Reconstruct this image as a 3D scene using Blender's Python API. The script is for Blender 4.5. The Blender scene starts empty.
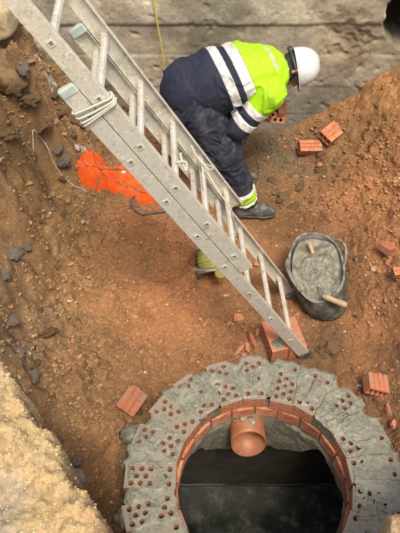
import bpy, bmesh, math, random
import numpy as np
from mathutils import Vector, Matrix

# ------------------------------------------------------------------ camera, sky, sun, exposure
scene = bpy.context.scene
COL = scene.collection
PI = math.pi
F_PX, PITCH, CAM_H = 600.0, math.radians(51), 3.45       # focal length in photo pixels (400 x 533)
CP, SP = math.cos(PITCH), math.sin(PITCH)
cam = bpy.data.cameras.new('camera')
cam.sensor_fit = 'VERTICAL'; cam.sensor_height = 24.0
cam.lens = 24.0 * F_PX / 533.0
cam.clip_start = 0.02; cam.clip_end = 1000
camo = bpy.data.objects.new('camera', cam); COL.objects.link(camo)
camo.location = (0, 0, CAM_H); camo.rotation_euler = (PI / 2 - PITCH, 0, 0)
scene.camera = camo

world = bpy.data.worlds.new('World'); scene.world = world; world.use_nodes = True
wn = world.node_tree; wn.nodes.clear()
sky = wn.nodes.new('ShaderNodeTexSky'); sky.sky_type = 'NISHITA'; sky.sun_disc = False
SUN_EL, SUN_AZ = math.radians(66), math.radians(165)      # azimuth from +Y towards +X
sky.sun_elevation = SUN_EL; sky.sun_rotation = SUN_AZ
sky.dust_density = 4.0; sky.air_density = 1.0; sky.ozone_density = 0.6
bgn = wn.nodes.new('ShaderNodeBackground'); bgn.inputs[1].default_value = 0.14
wo = wn.nodes.new('ShaderNodeOutputWorld')
wn.links.new(sky.outputs[0], bgn.inputs[0]); wn.links.new(bgn.outputs[0], wo.inputs[0])

sun = bpy.data.lights.new('sun', 'SUN'); sun.energy = 1.5; sun.angle = math.radians(14); sun.color = (1.0, 0.95, 0.87)
suno = bpy.data.objects.new('sun', sun); COL.objects.link(suno)
sd = Vector((math.sin(SUN_AZ) * math.cos(SUN_EL), math.cos(SUN_AZ) * math.cos(SUN_EL), math.sin(SUN_EL)))
suno.rotation_euler = sd.to_track_quat('Z', 'Y').to_euler(); suno.location = (0, 0, 12)

vs = scene.view_settings
scene.display_settings.display_device = 'sRGB'
vs.view_transform = 'Standard'; vs.look = 'None'; vs.gamma = 1.0; vs.exposure = 1.1; vs.use_curve_mapping = False
try:
    vs.use_white_balance = True; vs.white_balance_temperature = 7600; vs.white_balance_tint = 8
except Exception: pass

scene.cycles.max_bounces = 5; scene.cycles.diffuse_bounces = 3; scene.cycles.glossy_bounces = 3

# ------------------------------------------------------------------ helpers
rnd = random.Random(7)
RNG = np.random.default_rng(11)

def ray(px, py):
    x = (px - 200) / F_PX; v = (py - 266.5) / F_PX
    return np.array([x, CP - v * SP, -SP - v * CP])
def at(px, py, z):
    d = ray(px, py); t = (z - CAM_H) / d[2]; p = d * t
    return Vector((p[0], p[1], z))
def aty(px, py, Y):
    d = ray(px, py); t = Y / d[1]; p = d * t
    return Vector((p[0], Y, p[2] + CAM_H))
def to_px(P):
    P = np.asarray(P, float); z = P[..., 2] - CAM_H
    d = P[..., 1] * CP - z * SP
    return 200 + F_PX * P[..., 0] / d, 266.5 - F_PX * (P[..., 1] * SP + z * CP) / d

_PERM = np.random.default_rng(5).integers(0, 2**31 - 1, 512)
def _hash(ix, iy, iz, seed):
    h = (ix * 374761393 + iy * 668265263 + iz * 2147483647 + seed * 974634777) & 0xffffffff
    h = ((h ^ (h >> 13)) * 1274126177) & 0xffffffff
    h = ((h ^ (h >> 16)) * 2246822519) & 0xffffffff
    h = h ^ (h >> 15)
    return (h & 0xffff).astype(np.float32) / 32767.5 - 1.0
def noise3(x, y, z, seed=0):
    x = np.asarray(x, np.float32); y = np.asarray(y, np.float32); z = np.asarray(z, np.float32)
    x, y, z = np.broadcast_arrays(x, y, z)
    ix = np.floor(x).astype(np.int64); iy = np.floor(y).astype(np.int64); iz = np.floor(z).astype(np.int64)
    fx = x - ix; fy = y - iy; fz = z - iz
    ux = fx * fx * (3 - 2 * fx); uy = fy * fy * (3 - 2 * fy); uz = fz * fz * (3 - 2 * fz)
    r = 0
    for a in (0, 1):
        wa = ux if a else 1 - ux
        for b in (0, 1):
            wb = uy if b else 1 - uy
            for c in (0, 1):
                wc = uz if c else 1 - uz
                r = r + _hash(ix + a, iy + b, iz + c, seed) * wa * wb * wc
    return r
def noise2(x, y, seed=0):
    x = np.asarray(x, np.float32); y = np.asarray(y, np.float32)
    x, y = np.broadcast_arrays(x, y)
    ix = np.floor(x).astype(np.int64); iy = np.floor(y).astype(np.int64)
    fx = x - ix; fy = y - iy
    ux = fx * fx * (3 - 2 * fx); uy = fy * fy * (3 - 2 * fy)
    z0 = ix * 0
    return ((_hash(ix, iy, z0, seed) * (1 - ux) + _hash(ix + 1, iy, z0, seed) * ux) * (1 - uy)
            + (_hash(ix, iy + 1, z0, seed) * (1 - ux) + _hash(ix + 1, iy + 1, z0, seed) * ux) * uy)
def fbm2(x, y, oct=4, seed=0, gain=0.5):
    r = 0; a = 1.0; s = 1.0
    for o in range(oct):
        ca, sa = math.cos(0.65 + 1.13 * o), math.sin(0.65 + 1.13 * o)
        r = r + a * noise2((x * ca - y * sa) * s + 17.3 * o, (x * sa + y * ca) * s - 9.1 * o, seed + o); a *= gain; s *= 2.03
    return r
def fbm3(x, y, z, oct=3, seed=0, gain=0.5):
    r = 0; a = 1.0; s = 1.0
    for o in range(oct):
        r = r + a * noise3(x * s + 7.3 * o, y * s - 3.1 * o, z * s + 5.7 * o, seed + o); a *= gain; s *= 2.03
    return r
def sstep(a, b, x):
    t = np.clip((x - a) / (b - a), 0, 1); return t * t * (3 - 2 * t)

def mesh_np(name, V, Fq, smooth=True, col=None):
    """numpy verts (n,3), faces (m,4) or (m,3) -> mesh"""
    me = bpy.data.meshes.new(name)
    V = np.asarray(V, np.float32); Fq = np.asarray(Fq, np.int32)
    k = Fq.shape[1]
    me.vertices.add(len(V)); me.vertices.foreach_set('co', V.ravel())
    me.loops.add(Fq.size); me.loops.foreach_set('vertex_index', Fq.ravel())
    me.polygons.add(len(Fq)); me.polygons.foreach_set('loop_start', np.arange(0, Fq.size, k, dtype=np.int32))
    me.update(calc_edges=True)
    me.polygons.foreach_set('use_smooth', np.full(len(Fq), smooth, dtype=bool))
    if col is not None:
        ca = me.color_attributes.new('tone', 'FLOAT_COLOR', 'POINT')
        c4 = np.ones((len(V), 4), np.float32); c4[:, :3] = col
        ca.data.foreach_set('color', c4.ravel())
    me.validate(); me.update()
    return me
def grid_faces(nx, ny, wrap_x=False):
    i = np.arange(nx if wrap_x else nx - 1); j = np.arange(ny - 1)
    I, J = np.meshgrid(i, j, indexing='ij')
    a = I * ny + J; b = ((I + 1) % nx) * ny + J
    return np.stack([a, b, b + 1, a + 1], -1).reshape(-1, 4)
def link(name, me, mat=None, parent=None, loc=None, rot=None):
    o = bpy.data.objects.new(name, me); COL.objects.link(o)
    if mat is not None and me is not None:
        if not me.materials: me.materials.append(mat)
    if parent is not None: o.parent = parent
    if loc is not None: o.location = loc
    if rot is not None: o.rotation_euler = rot
    return o
def tag(o, label, cat, group=None, kind=None):
    if label: o['label'] = label
    if cat: o['category'] = cat
    if group: o['group'] = group
    if kind: o['kind'] = kind
    return o
def thing(name, label, cat, loc=(0, 0, 0), rot=(0, 0, 0), group=None):
    o = bpy.data.objects.new(name, None); COL.objects.link(o)
    o.empty_display_size = 0.1
    o.location = loc; o.rotation_euler = rot
    return tag(o, label, cat, group)
def bm_mesh(name, bm, smooth=False):
    bmesh.ops.recalc_face_normals(bm, faces=bm.faces)
    me = bpy.data.meshes.new(name); bm.to_mesh(me); bm.free()
    if smooth:
        for p in me.polygons: p.use_smooth = True
    return me
def box_bm(bm, x0, x1, y0, y1, z0, z1, bevel=0.0, M=None):
    vs_ = [bm.verts.new((x, y, z)) for x in (x0, x1) for y in (y0, y1) for z in (z0, z1)]
    fs = [(0, 1, 3, 2), (4, 6, 7, 5), (0, 4, 5, 1), (2, 3, 7, 6), (0, 2, 6, 4), (1, 5, 7, 3)]
    faces = [bm.faces.new([vs_[i] for i in f]) for f in fs]
    if bevel:
        r = bmesh.ops.bevel(bm, geom=list({e for f in faces for e in f.edges}), offset=bevel, segments=1, affect='EDGES')
        vs_ = list({v for f in r['faces'] for v in f.verts} | {v for v in vs_ if v.is_valid})
    if M is not None: bmesh.ops.transform(bm, matrix=M, verts=vs_)
    return vs_
def tube_np(pts, r, n=8, caps=True):
    """tube along a polyline, radius scalar or list"""
    pts = [Vector(p) for p in pts]; k = len(pts)
    rr = [r] * k if not hasattr(r, '__len__') else r
    V = []; up = Vector((0.13, 0.27, 0.95)); prev = None
    for i, p in enumerate(pts):
        t = (pts[min(i + 1, k - 1)] - pts[max(i - 1, 0)]).normalized()
        if prev is None:
            a = t.cross(up).normalized()
        else:
            a = (prev - t * prev.dot(t)).normalized()
        prev = a; b = t.cross(a)
        for j in range(n):
            an = 2 * PI * j / n
            V.append(p + (a * math.cos(an) + b * math.sin(an)) * rr[i])
    Fq = []
    for i in range(k - 1):
        for j in range(n):
            Fq.append((i * n + j, i * n + (j + 1) % n, (i + 1) * n + (j + 1) % n, (i + 1) * n + j))
    return [tuple(v) for v in V], Fq, ([tuple(range(n))[::-1], tuple((k - 1) * n + j for j in range(n))] if caps else [])
def tube(name, pts, r, mat, parent=None, n=8):
    V, Fq, caps = tube_np(pts, r, n)
    me = bpy.data.meshes.new(name); me.from_pydata(V, [], Fq + caps); me.update()
    for p in me.polygons: p.use_smooth = True
    return link(name, me, mat, parent)
def spline(pts, n=10):
    """Catmull-Rom through pts"""
    pts = [Vector(p) for p in pts]; out = []
    P = [pts[0] * 2 - pts[1]] + pts + [pts[-1] * 2 - pts[-2]]
    for i in range(1, len(P) - 2):
        for k in range(n):
            t = k / n; a, b, c, d = P[i - 1], P[i], P[i + 1], P[i + 2]
            out.append(0.5 * ((2 * b) + (c - a) * t + (2 * a - 5 * b + 4 * c - d) * t * t + (-a + 3 * b - 3 * c + d) * t ** 3))
    out.append(pts[-1]); return out
def lathe_np(prof, n=32):
    V = []; 
    for j in range(n):
        a = 2 * PI * j / n
        for r, z in prof: V.append((r * math.cos(a), r * math.sin(a), z))
    return np.array(V, np.float32), grid_faces(n, len(prof), True)

# ------------------------------------------------------------------ materials
def mat_new(name):
    m = bpy.data.materials.new(name); m.use_nodes = True
    nt = m.node_tree; b = nt.nodes['Principled BSDF']
    return m, nt, b
def n_noise(nt, scale, detail=4, rough=0.55, coord='Object', dist=0.0):
    tc = nt.nodes.new('ShaderNodeTexCoord'); n = nt.nodes.new('ShaderNodeTexNoise')
    n.inputs['Scale'].default_value = scale; n.inputs['Detail'].default_value = detail
    n.inputs['Roughness'].default_value = rough; n.inputs['Distortion'].default_value = dist
    nt.links.new(tc.outputs[coord], n.inputs['Vector']); return n
def n_ramp(nt, src, stops):
    r = nt.nodes.new('ShaderNodeValToRGB')
    while len(r.color_ramp.elements) > 1: r.color_ramp.elements.remove(r.color_ramp.elements[-1])
    for i, (p, c) in enumerate(stops):
        e = r.color_ramp.elements[0] if i == 0 else r.color_ramp.elements.new(p)
        e.position = p; e.color = (c[0], c[1], c[2], 1) if hasattr(c, '__len__') else (c, c, c, 1)
    nt.links.new(src, r.inputs[0]); return r
def n_mix(nt, fac, a, b, mode='MIX'):
    m = nt.nodes.new('ShaderNodeMix'); m.data_type = 'RGBA'; m.blend_type = mode
    for s, v in ((0, fac), (6, a), (7, b)):
        if hasattr(v, 'is_linked') or isinstance(v, bpy.types.NodeSocket): nt.links.new(v, m.inputs[s])
        elif s == 0: m.inputs[0].default_value = v
        else: m.inputs[s].default_value = (*v, 1)
    return m.outputs[2]
def n_bump(nt, b, h, strength, dist=0.01):
    n = nt.nodes.new('ShaderNodeBump'); n.inputs['Strength'].default_value = strength; n.inputs['Distance'].default_value = dist
    nt.links.new(h, n.inputs['Height']); nt.links.new(n.outputs[0], b.inputs['Normal'])

def plain(name, c, rough=0.6, metal=0.0, scale=30, var=0.18, bump=0.15, bdist=0.003, dirt=None, dirt_amt=0.5, dscale=9, spec=None):
    """base colour with mottling, optional dirt patches with a shape of their own"""
    m, nt, b = mat_new(name)
    n1 = n_noise(nt, scale, 5)
    lo = tuple(x * (1 - var) for x in c); hi = tuple(min(1, x * (1 + var)) for x in c)
    out = n_ramp(nt, n1.outputs[0], [(0.3, lo), (0.7, hi)]).outputs[0]
    if dirt is not None:
        n2 = n_noise(nt, dscale, 6, 0.65)
        f = n_ramp(nt, n2.outputs[0], [(0.46, 0.0), (0.62, dirt_amt)])
        out = n_mix(nt, f.outputs[0], out, dirt)
    nt.links.new(out, b.inputs['Base Color'])
    b.inputs['Roughness'].default_value = rough; b.inputs['Metallic'].default_value = metal
    if spec is not None: b.inputs['Specular IOR Level'].default_value = spec
    if bump: n_bump(nt, b, n1.outputs[0], bump, bdist)
    return m

def soil_material():
    m, nt, b = mat_new('soil')
    at_ = nt.nodes.new('ShaderNodeAttribute'); at_.attribute_name = 'tone'
    n1 = n_noise(nt, 7, 6, 0.62); n2 = n_noise(nt, 60, 5, 0.7); n3 = n_noise(nt, 220, 3, 0.7)
    v1 = n_ramp(nt, n1.outputs[0], [(0.25, (0.70, 0.68, 0.66)), (0.5, (1, 1, 1)), (0.78, (1.28, 1.18, 1.06))])
    v2 = n_ramp(nt, n2.outputs[0], [(0.25, (0.58, 0.56, 0.55)), (0.5, (1, 1, 1)), (0.75, (1.4, 1.36, 1.3))])
    c = n_mix(nt, 1.0, at_.outputs[0], v1.outputs[0], 'MULTIPLY')
    c = n_mix(nt, 1.0, c, v2.outputs[0], 'MULTIPLY')
    # pale mineral grains
    vo = nt.nodes.new('ShaderNodeTexVoronoi'); vo.inputs['Scale'].default_value = 55
    tc = nt.nodes.new('ShaderNodeTexCoord'); nt.links.new(tc.outputs['Object'], vo.inputs['Vector'])
    g = n_ramp(nt, vo.outputs['Distance'], [(0.10, 0.55), (0.2, 0.0)])
    sel = n_ramp(nt, n_noise(nt, 30, 2).outputs[0], [(0.60, 0.0), (0.66, 1.0)])
    gg = nt.nodes.new('ShaderNodeMath'); gg.operation = 'MULTIPLY'
    nt.links.new(g.outputs[0], gg.inputs[0]); nt.links.new(sel.outputs[0], gg.inputs[1])
    c = n_mix(nt, gg.outputs[0], c, (0.42, 0.33, 0.22))
    nt.links.new(c, b.inputs['Base Color'])
    b.inputs['Roughness'].default_value = 0.92; b.inputs['Specular IOR Level'].default_value = 0.15
    ad = nt.nodes.new('ShaderNodeMath'); ad.operation = 'ADD'
    nt.links.new(n2.outputs[0], ad.inputs[0]); nt.links.new(n3.outputs[0], ad.inputs[1])
    n_bump(nt, b, ad.outputs[0], 0.9, 0.008)
    return m
M_SOIL = soil_material()

def tone_material(name, rough=0.9, bump=0.5, scale=60):
    m, nt, b = mat_new(name)
    at_ = nt.nodes.new('ShaderNodeAttribute'); at_.attribute_name = 'tone'
    n2 = n_noise(nt, scale, 5, 0.7)
    v2 = n_ramp(nt, n2.outputs[0], [(0.25, (0.65,) * 3), (0.75, (1.35,) * 3)])
    c = n_mix(nt, 1.0, at_.outputs[0], v2.outputs[0], 'MULTIPLY')
    nt.links.new(c, b.inputs['Base Color']); b.inputs['Roughness'].default_value = rough
    b.inputs['Specular IOR Level'].default_value = 0.2
    n_bump(nt, b, n2.outputs[0], bump, 0.006)
    return m
M_CLOD = tone_material('clod')

def concrete_material():
    m, nt, b = mat_new('old_concrete')
    at_ = nt.nodes.new('ShaderNodeAttribute'); at_.attribute_name = 'tone'
    n1 = n_noise(nt, 3.0, 7, 0.65); n2 = n_noise(nt, 45, 5, 0.7)
    v1 = n_ramp(nt, n1.outputs[0], [(0.28, (0.62, 0.60, 0.57)), (0.5, (1, 1, 1)), (0.74, (1.3, 1.28, 1.22))])
    v2 = n_ramp(nt, n2.outputs[0], [(0.3, (0.75,) * 3), (0.7, (1.22,) * 3)])
    c = n_mix(nt, 1.0, at_.outputs[0], v1.outputs[0], 'MULTIPLY'); c = n_mix(nt, 1.0, c, v2.outputs[0], 'MULTIPLY')
    # drips running down the face
    tc = nt.nodes.new('ShaderNodeTexCoord'); mp = nt.nodes.new('ShaderNodeMapping'); mp.inputs['Scale'].default_value = (11, 1, 0.9)
    nt.links.new(tc.outputs['Object'], mp.inputs[0]); n4 = nt.nodes.new('ShaderNodeTexNoise'); n4.inputs['Scale'].default_value = 1.0; n4.inputs['Detail'].default_value = 5
    nt.links.new(mp.outputs[0], n4.inputs['Vector'])
    f = n_ramp(nt, n4.outputs[0], [(0.55, 0.0), (0.75, 0.4)])
    c = n_mix(nt, f.outputs[0], c, (0.16, 0.135, 0.10))
    nt.links.new(c, b.inputs['Base Color']); b.inputs['Roughness'].default_value = 0.9
    b.inputs['Specular IOR Level'].default_value = 0.2
    n_bump(nt, b, n2.outputs[0], 0.6, 0.006)
    return m
M_CONC = concrete_material()

M_MORTAR = plain('wet_mortar', (0.130, 0.133, 0.104), 0.45, 0, 85, 0.42, 0.55, 0.006, dirt=(0.205, 0.205, 0.166), dirt_amt=0.85, dscale=12)
M_WET = plain('fresh_mortar', (0.130, 0.132, 0.105), 0.5, 0, 40, 0.35, 0.9, 0.008, dirt=(0.19, 0.19, 0.155), dirt_amt=0.8, dscale=14)
M_BRICK = plain('fired_clay', (0.37, 0.115, 0.052), 0.8, 0, 40, 0.3, 0.45, 0.004, dirt=(0.30, 0.21, 0.145), dirt_amt=0.6, dscale=20)
def vary(m, amt=.35):
    """give each object that uses the material its own shade"""
    nt = m.node_tree; b = nt.nodes['Principled BSDF']; l = b.inputs['Base Color'].links[0].from_socket
    oi = nt.nodes.new('ShaderNodeObjectInfo'); r = n_ramp(nt, oi.outputs['Random'], [(0.0, (1 - amt, 1 - amt * 1.05, 1 - amt * 1.05)), (0.5, (1, 1, 1)), (1.0, (1 + amt * .5, 1 + amt * .9, 1 + amt * 1.1))])
    nt.links.new(n_mix(nt, 1.0, l, r.outputs[0], 'MULTIPLY'), b.inputs['Base Color'])
vary(M_BRICK)
def brick_smeared():
    m, nt, b = mat_new('clay_smeared_with_mortar')
    n1 = n_noise(nt, 55, 5); n2 = n_noise(nt, 22, 6, 0.7)
    c = n_ramp(nt, n1.outputs[0], [(0.3, (0.34, 0.11, 0.055)), (0.7, (0.50, 0.23, 0.15))]).outputs[0]
    geo = nt.nodes.new('ShaderNodeNewGeometry'); sp = nt.nodes.new('ShaderNodeSeparateXYZ')
    nt.links.new(geo.outputs['True Normal'], sp.inputs[0])
    up = n_ramp(nt, sp.outputs[2], [(0.6, 0.0), (0.8, 1.0)])
    f = n_ramp(nt, n2.outputs[0], [(0.27, 0.0), (0.38, 0.95)])
    mu = nt.nodes.new('ShaderNodeMath'); mu.operation = 'MULTIPLY'
    nt.links.new(up.outputs[0], mu.inputs[0]); nt.links.new(f.outputs[0], mu.inputs[1])
    c = n_mix(nt, mu.outputs[0], c, (0.175, 0.170, 0.138))
    nt.links.new(c, b.inputs['Base Color']); b.inputs['Roughness'].default_value = 0.7
    n_bump(nt, b, n2.outputs[0], 1.0, 0.010)
    return m
M_BRICKTOP = brick_smeared()
M_PALEBRICK = plain('pale_clay', (0.42, 0.145, 0.075), 0.85, 0, 45, 0.28, 0.45, 0.004, dirt=(0.24, 0.185, 0.135), dirt_amt=0.75, dscale=16); vary(M_PALEBRICK, .25)
M_PIPE = plain('terracotta_pvc', (0.27, 0.095, 0.045), 0.5, 0, 20, 0.22, 0.1, 0.002, dirt=(0.22, 0.13, 0.085), dirt_amt=0.6, dscale=22)
def alu_material():
    m, nt, b = mat_new('dirty_aluminium')
    n1 = n_noise(nt, 9, 9, 0.75); n2 = n_noise(nt, 60, 5, 0.75); n3 = n_noise(nt, 24, 8, 0.8, dist=0.8); n4 = n_noise(nt, 38, 6, 0.75)
    c = n_ramp(nt, n1.outputs[0], [(0.38, (0.36, 0.345, 0.285)), (0.5, (0.56, 0.545, 0.48)), (0.62, (0.70, 0.69, 0.63))]).outputs[0]
    c = n_mix(nt, n_ramp(nt, n4.outputs[0], [(0.55, 0.0), (0.63, 0.5)]).outputs[0], c, (0.27, 0.25, 0.20))      # grime
    c = n_mix(nt, n_ramp(nt, n3.outputs[0], [(0.565, 0.0), (0.60, 0.9)]).outputs[0], c, (0.66, 0.645, 0.58))        # dried mortar splashes
    c = n_mix(nt, n_ramp(nt, n2.outputs[0], [(0.59, 0.0), (0.63, 0.9)]).outputs[0], c, (0.74, 0.73, 0.68))
    c = n_mix(nt, n_ramp(nt, n_noise(nt, 17, 7, 0.75).outputs[0], [(0.585, 0.0), (0.65, 0.7)]).outputs[0], c, (0.30, 0.21, 0.13))  # clay
    nt.links.new(c, b.inputs['Base Color'])
    mr = n_ramp(nt, n1.outputs[0], [(0.35, 0.05), (0.6, 0.55)]); nt.links.new(mr.outputs[0], b.inputs['Metallic'])
    rr = n_ramp(nt, n4.outputs[0], [(0.4, 0.32), (0.65, 0.7)]); nt.links.new(rr.outputs[0], b.inputs['Roughness'])
    n_bump(nt, b, n3.outputs[0], 0.35, 0.004)
    return m
M_ALU = alu_material()
M_CAP = plain('teal_plastic', (0.30, 0.38, 0.36), 0.55, 0, 30, 0.2, 0.1, 0.002, dirt=(0.5, 0.5, 0.45), dirt_amt=0.5)
M_ROPE = plain('pale_rope', (0.46, 0.445, 0.38), 0.9, 0, 140, 0.25, 0.5, 0.002)
M_YROPE = plain('yellow_cord', (0.50, 0.42, 0.06), 0.85, 0, 120, 0.25, 0.4, 0.002)
M_RUBBER = plain('black_rubber', (0.055, 0.055, 0.052), 0.62, 0, 25, 0.3, 0.2, 0.003, dirt=(0.17, 0.17, 0.15), dirt_amt=0.75, dscale=13)
M_RUBBER2 = plain('smeared_rubber', (0.10, 0.10, 0.092), 0.7, 0, 25, 0.3, 0.2, 0.003, dirt=(0.27, 0.27, 0.245), dirt_amt=0.8, dscale=20)
M_WOOD = plain('tool_wood', (0.42, 0.27, 0.13), 0.65, 0, 40, 0.25, 0.3, 0.002, dirt=(0.24, 0.215, 0.165), dirt_amt=0.8)
M_STEEL = plain('tool_steel', (0.30, 0.30, 0.29), 0.4, 0.7, 30, 0.25, 0.1, 0.002, dirt=(0.25, 0.245, 0.22), dirt_amt=0.8)
M_ORANGE = plain('orange_hivis', (0.66, 0.088, 0.006), 0.75, 0, 25, 0.12, 0.15, 0.003, dirt=(0.50, 0.075, 0.012), dirt_amt=0.5, dscale=8)
M_REFL = plain('reflective_tape', (0.60, 0.61, 0.60), 0.45, 0.0, 25, 0.1, 0.1, 0.002, dirt=(0.30, 0.29, 0.26), dirt_amt=0.75, dscale=18)
M_REFL2 = plain('soiled_tape', (0.15, 0.13, 0.12), 0.6, 0.0, 40, 0.2, 0.1, 0.002)
M_YEL = plain('yellow_hivis', (0.285, 0.59, 0.007), 0.75, 0, 18, 0.06, 0.12, 0.004, dirt=(0.22, 0.38, 0.02), dirt_amt=0.55, dscale=9)
M_NAVY = plain('navy_fleece', (0.0065, 0.0115, 0.034), 0.9, 0, 60, 0.3, 0.25, 0.003, dirt=(0.022, 0.022, 0.028), dirt_amt=0.6, dscale=6)
M_TROUS = plain('navy_work_cotton', (0.009, 0.014, 0.031), 0.85, 0, 35, 0.3, 0.3, 0.004, dirt=(0.060, 0.062, 0.068), dirt_amt=0.6, dscale=13)
M_BOOT = plain('dusty_boot', (0.055, 0.056, 0.06), 0.75, 0, 30, 0.3, 0.3, 0.003, dirt=(0.20, 0.19, 0.17), dirt_amt=0.85, dscale=14)
M_SKIN = plain('skin', (0.30, 0.13, 0.075), 0.55, 0, 30, 0.1, 0.08, 0.002)
M_HAIR = plain('hair', (0.02, 0.014, 0.01), 0.7, 0, 180, 0.4, 0.5, 0.002)
M_HELMET = plain('white_shell', (0.55, 0.575, 0.60), 0.35, 0, 20, 0.04, 0.0, 0.002, dirt=(0.42, 0.41, 0.37), dirt_amt=0.55, dscale=16)
M_STRAP = plain('black_plastic', (0.03, 0.031, 0.033), 0.5, 0, 30, 0.2, 0.1)
M_GLOVE = plain('dark_glove', (0.03, 0.03, 0.035), 0.85, 0, 60, 0.3, 0.3)
M_CABLE = plain('grey_cable', (0.085, 0.085, 0.085), 0.6, 0, 40, 0.3, 0.2)
M_WIRE = plain('pale_wire', (0.42, 0.38, 0.31), 0.6, 0, 40, 0.2, 0.2)
M_SHEET = plain('grey_sheeting', (0.33, 0.33, 0.31), 0.6, 0, 20, 0.25, 0.2, 0.003, dirt=(0.2, 0.15, 0.1), dirt_amt=0.6)
M_DARKROCK = plain('dark_stone', (0.088, 0.082, 0.073), 0.85, 0, 28, 0.35, 0.6, 0.006, dirt=(0.17, 0.13, 0.09), dirt_amt=0.75)
M_BROWNROCK = plain('brown_stone', (0.16, 0.105, 0.060), 0.95, 0, 34, 0.4, 0.9, 0.010, dirt=(0.24, 0.165, 0.095), dirt_amt=0.7, spec=.15)
M_SANDROCK = plain('sandy_lump', (0.40, 0.28, 0.16), 0.95, 0, 60, 0.35, 0.9, 0.008, dirt=(0.30, 0.21, 0.12), dirt_amt=0.6, spec=.1)
M_PALEROCK = plain('pale_stone', (0.40, 0.33, 0.22), 0.9, 0, 28, 0.25, 0.6, 0.006, dirt=(0.25, 0.19, 0.12), dirt_amt=0.6)
def water_mat():
    m, nt, b = mat_new('murky_water')
    n1 = n_noise(nt, 7.0, 8, 0.7); n2 = n_noise(nt, 26, 4)
    c = n_ramp(nt, n1.outputs[0], [(0.40, (0.020, 0.025, 0.024)), (0.52, (0.034, 0.040, 0.038)), (0.64, (0.075, 0.080, 0.072))])
    nt.links.new(c.outputs[0], b.inputs['Base Color'])
    r = n_ramp(nt, n1.outputs[0], [(0.42, 0.06), (0.60, 0.32)]); nt.links.new(r.outputs[0], b.inputs['Roughness'])
    n_bump(nt, b, n2.outputs[0], 0.25, 0.006)
    return m
M_WATER = water_mat()
M_SILT = plain('wet_silt', (0.085, 0.083, 0.074), 0.35, 0, 22, 0.4, 0.5, 0.006, dirt=(0.14, 0.135, 0.115), dirt_amt=0.7, dscale=7)
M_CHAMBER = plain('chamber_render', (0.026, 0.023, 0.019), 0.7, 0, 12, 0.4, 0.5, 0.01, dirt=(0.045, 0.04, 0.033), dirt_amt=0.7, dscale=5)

# ------------------------------------------------------------------ the pit: one ground sheet
RC = Vector((0.296, 0.985, 0.66)); R_IN, R_OUT = 0.405, 0.645      # the brick well: centre at its top, inner and outer radius
WALL_Y = 4.25
anch = [(200, 250, .05), (150, 300, .06), (100, 320, .10), (250, 230, .0), (300, 215, .02), (262, 220, 0), (340, 330, .05),
        (300, 330, .05), (390, 330, .12), (395, 250, .24), (350, 220, .10), (120, 380, .10), (130, 440, .06), (112, 500, .05),
        (60, 330, .20), (25, 320, .42), (0, 340, .65), (50, 250, .25), (20, 250, .52), (0, 250, .80), (50, 180, .38),
        (20, 180, .72), (0, 180, 1.0), (60, 120, .52), (30, 110, .85), (0, 110, 1.2), (80, 60, .50), (45, 40, .95), (12, 30, 1.5),
        (115, 178, .16), (150, 160, .10), (200, 200, .04), (310, 150, .10), (350, 130, .28), (395, 130, .55), (290, 150, .05),
        (250, 160, .03), (385, 390, .10), (400, 430, .15), (80, 270, .12), (100, 220, .16), (180, 220, .05)]
AX = [tuple(at(a, b, c)) for a, b, c in anch]
AX += [(1.66, 4.2, .70), (1.45, 4.2, .60), (1.15, 4.2, .36), (.85, 4.2, .14), (.4, 4.2, .06), (-.2, 4.2, .12), (-.8, 4.2, .40), (-1.2, 4.2, .9), (-1.6, 4.2, 1.6),
       (1.9, 4.2, 1.0), (2.3, 4.2, 1.7), (1.9, 3.0, 1.0), (2.3, 3.0, 1.8), (1.8, 2.0, .9), (2.2, 2.0, 1.7), (1.6, 1.0, .9), (2.0, 1.0, 1.7), (1.5, .3, 1.2), (2, .2, 1.8),
       (-1.9, 3.6, 1.9), (-2.0, 3.0, 1.9), (-1.8, 2.4, 1.9), (-1.5, 1.8, 1.6), (.3, .2, .1), (.9, .3, .2), (-.2, .6, .05), (-.35, 1.0, .05)]
AX = np.array(AX, np.float64)
def _phi(r): return np.sqrt(r * r + 0.0036)
_A = _phi(np.linalg.norm(AX[:, None, :2] - AX[None, :, :2], axis=2)) + np.eye(len(AX)) * -0.004
_w = np.linalg.solve(_A, AX[:, 2] - 0.3)
# the trodden lip on which the photographer stands (edge traced at z = 1.5)
LIP = np.array([(-3.5, 1.9), (-1.6, 1.42), (-1.05, 1.22)] + [tuple(at(a, b, 1.5))[:2] for a, b in
      [(-15, 352), (12, 380), (30, 406), (54, 425), (66, 460), (73, 481), (91, 495), (103, 533)]]
      + [(-.24, .36), (-.05, .20), (.25, .16), (.45, .24), (.60, .36), (.74, .50), (.86, .63), (.95, .70), (1.4, .72), (3.5, .75)])
def lip_sd(X, Y):
    """signed distance to the lip's edge, positive on the lip"""
    best = np.full(X.shape, 1e9); 
    for (x0, y0), (x1, y1) in zip(LIP[:-1], LIP[1:]):
        dx, dy = x1 - x0, y1 - y0; L = dx * dx + dy * dy
        t = np.clip(((X - x0) * dx + (Y - y0) * dy) / L, 0, 1)
        d = np.hypot(X - x0 - t * dx, Y - y0 - t * dy); best = np.minimum(best, d)
    yl = np.interp(X, LIP[:, 0], LIP[:, 1])
    return np.where(Y < yl, best, -best)
FLATS = []      # (x, y, radius, z): trodden spots under standing things
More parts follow.
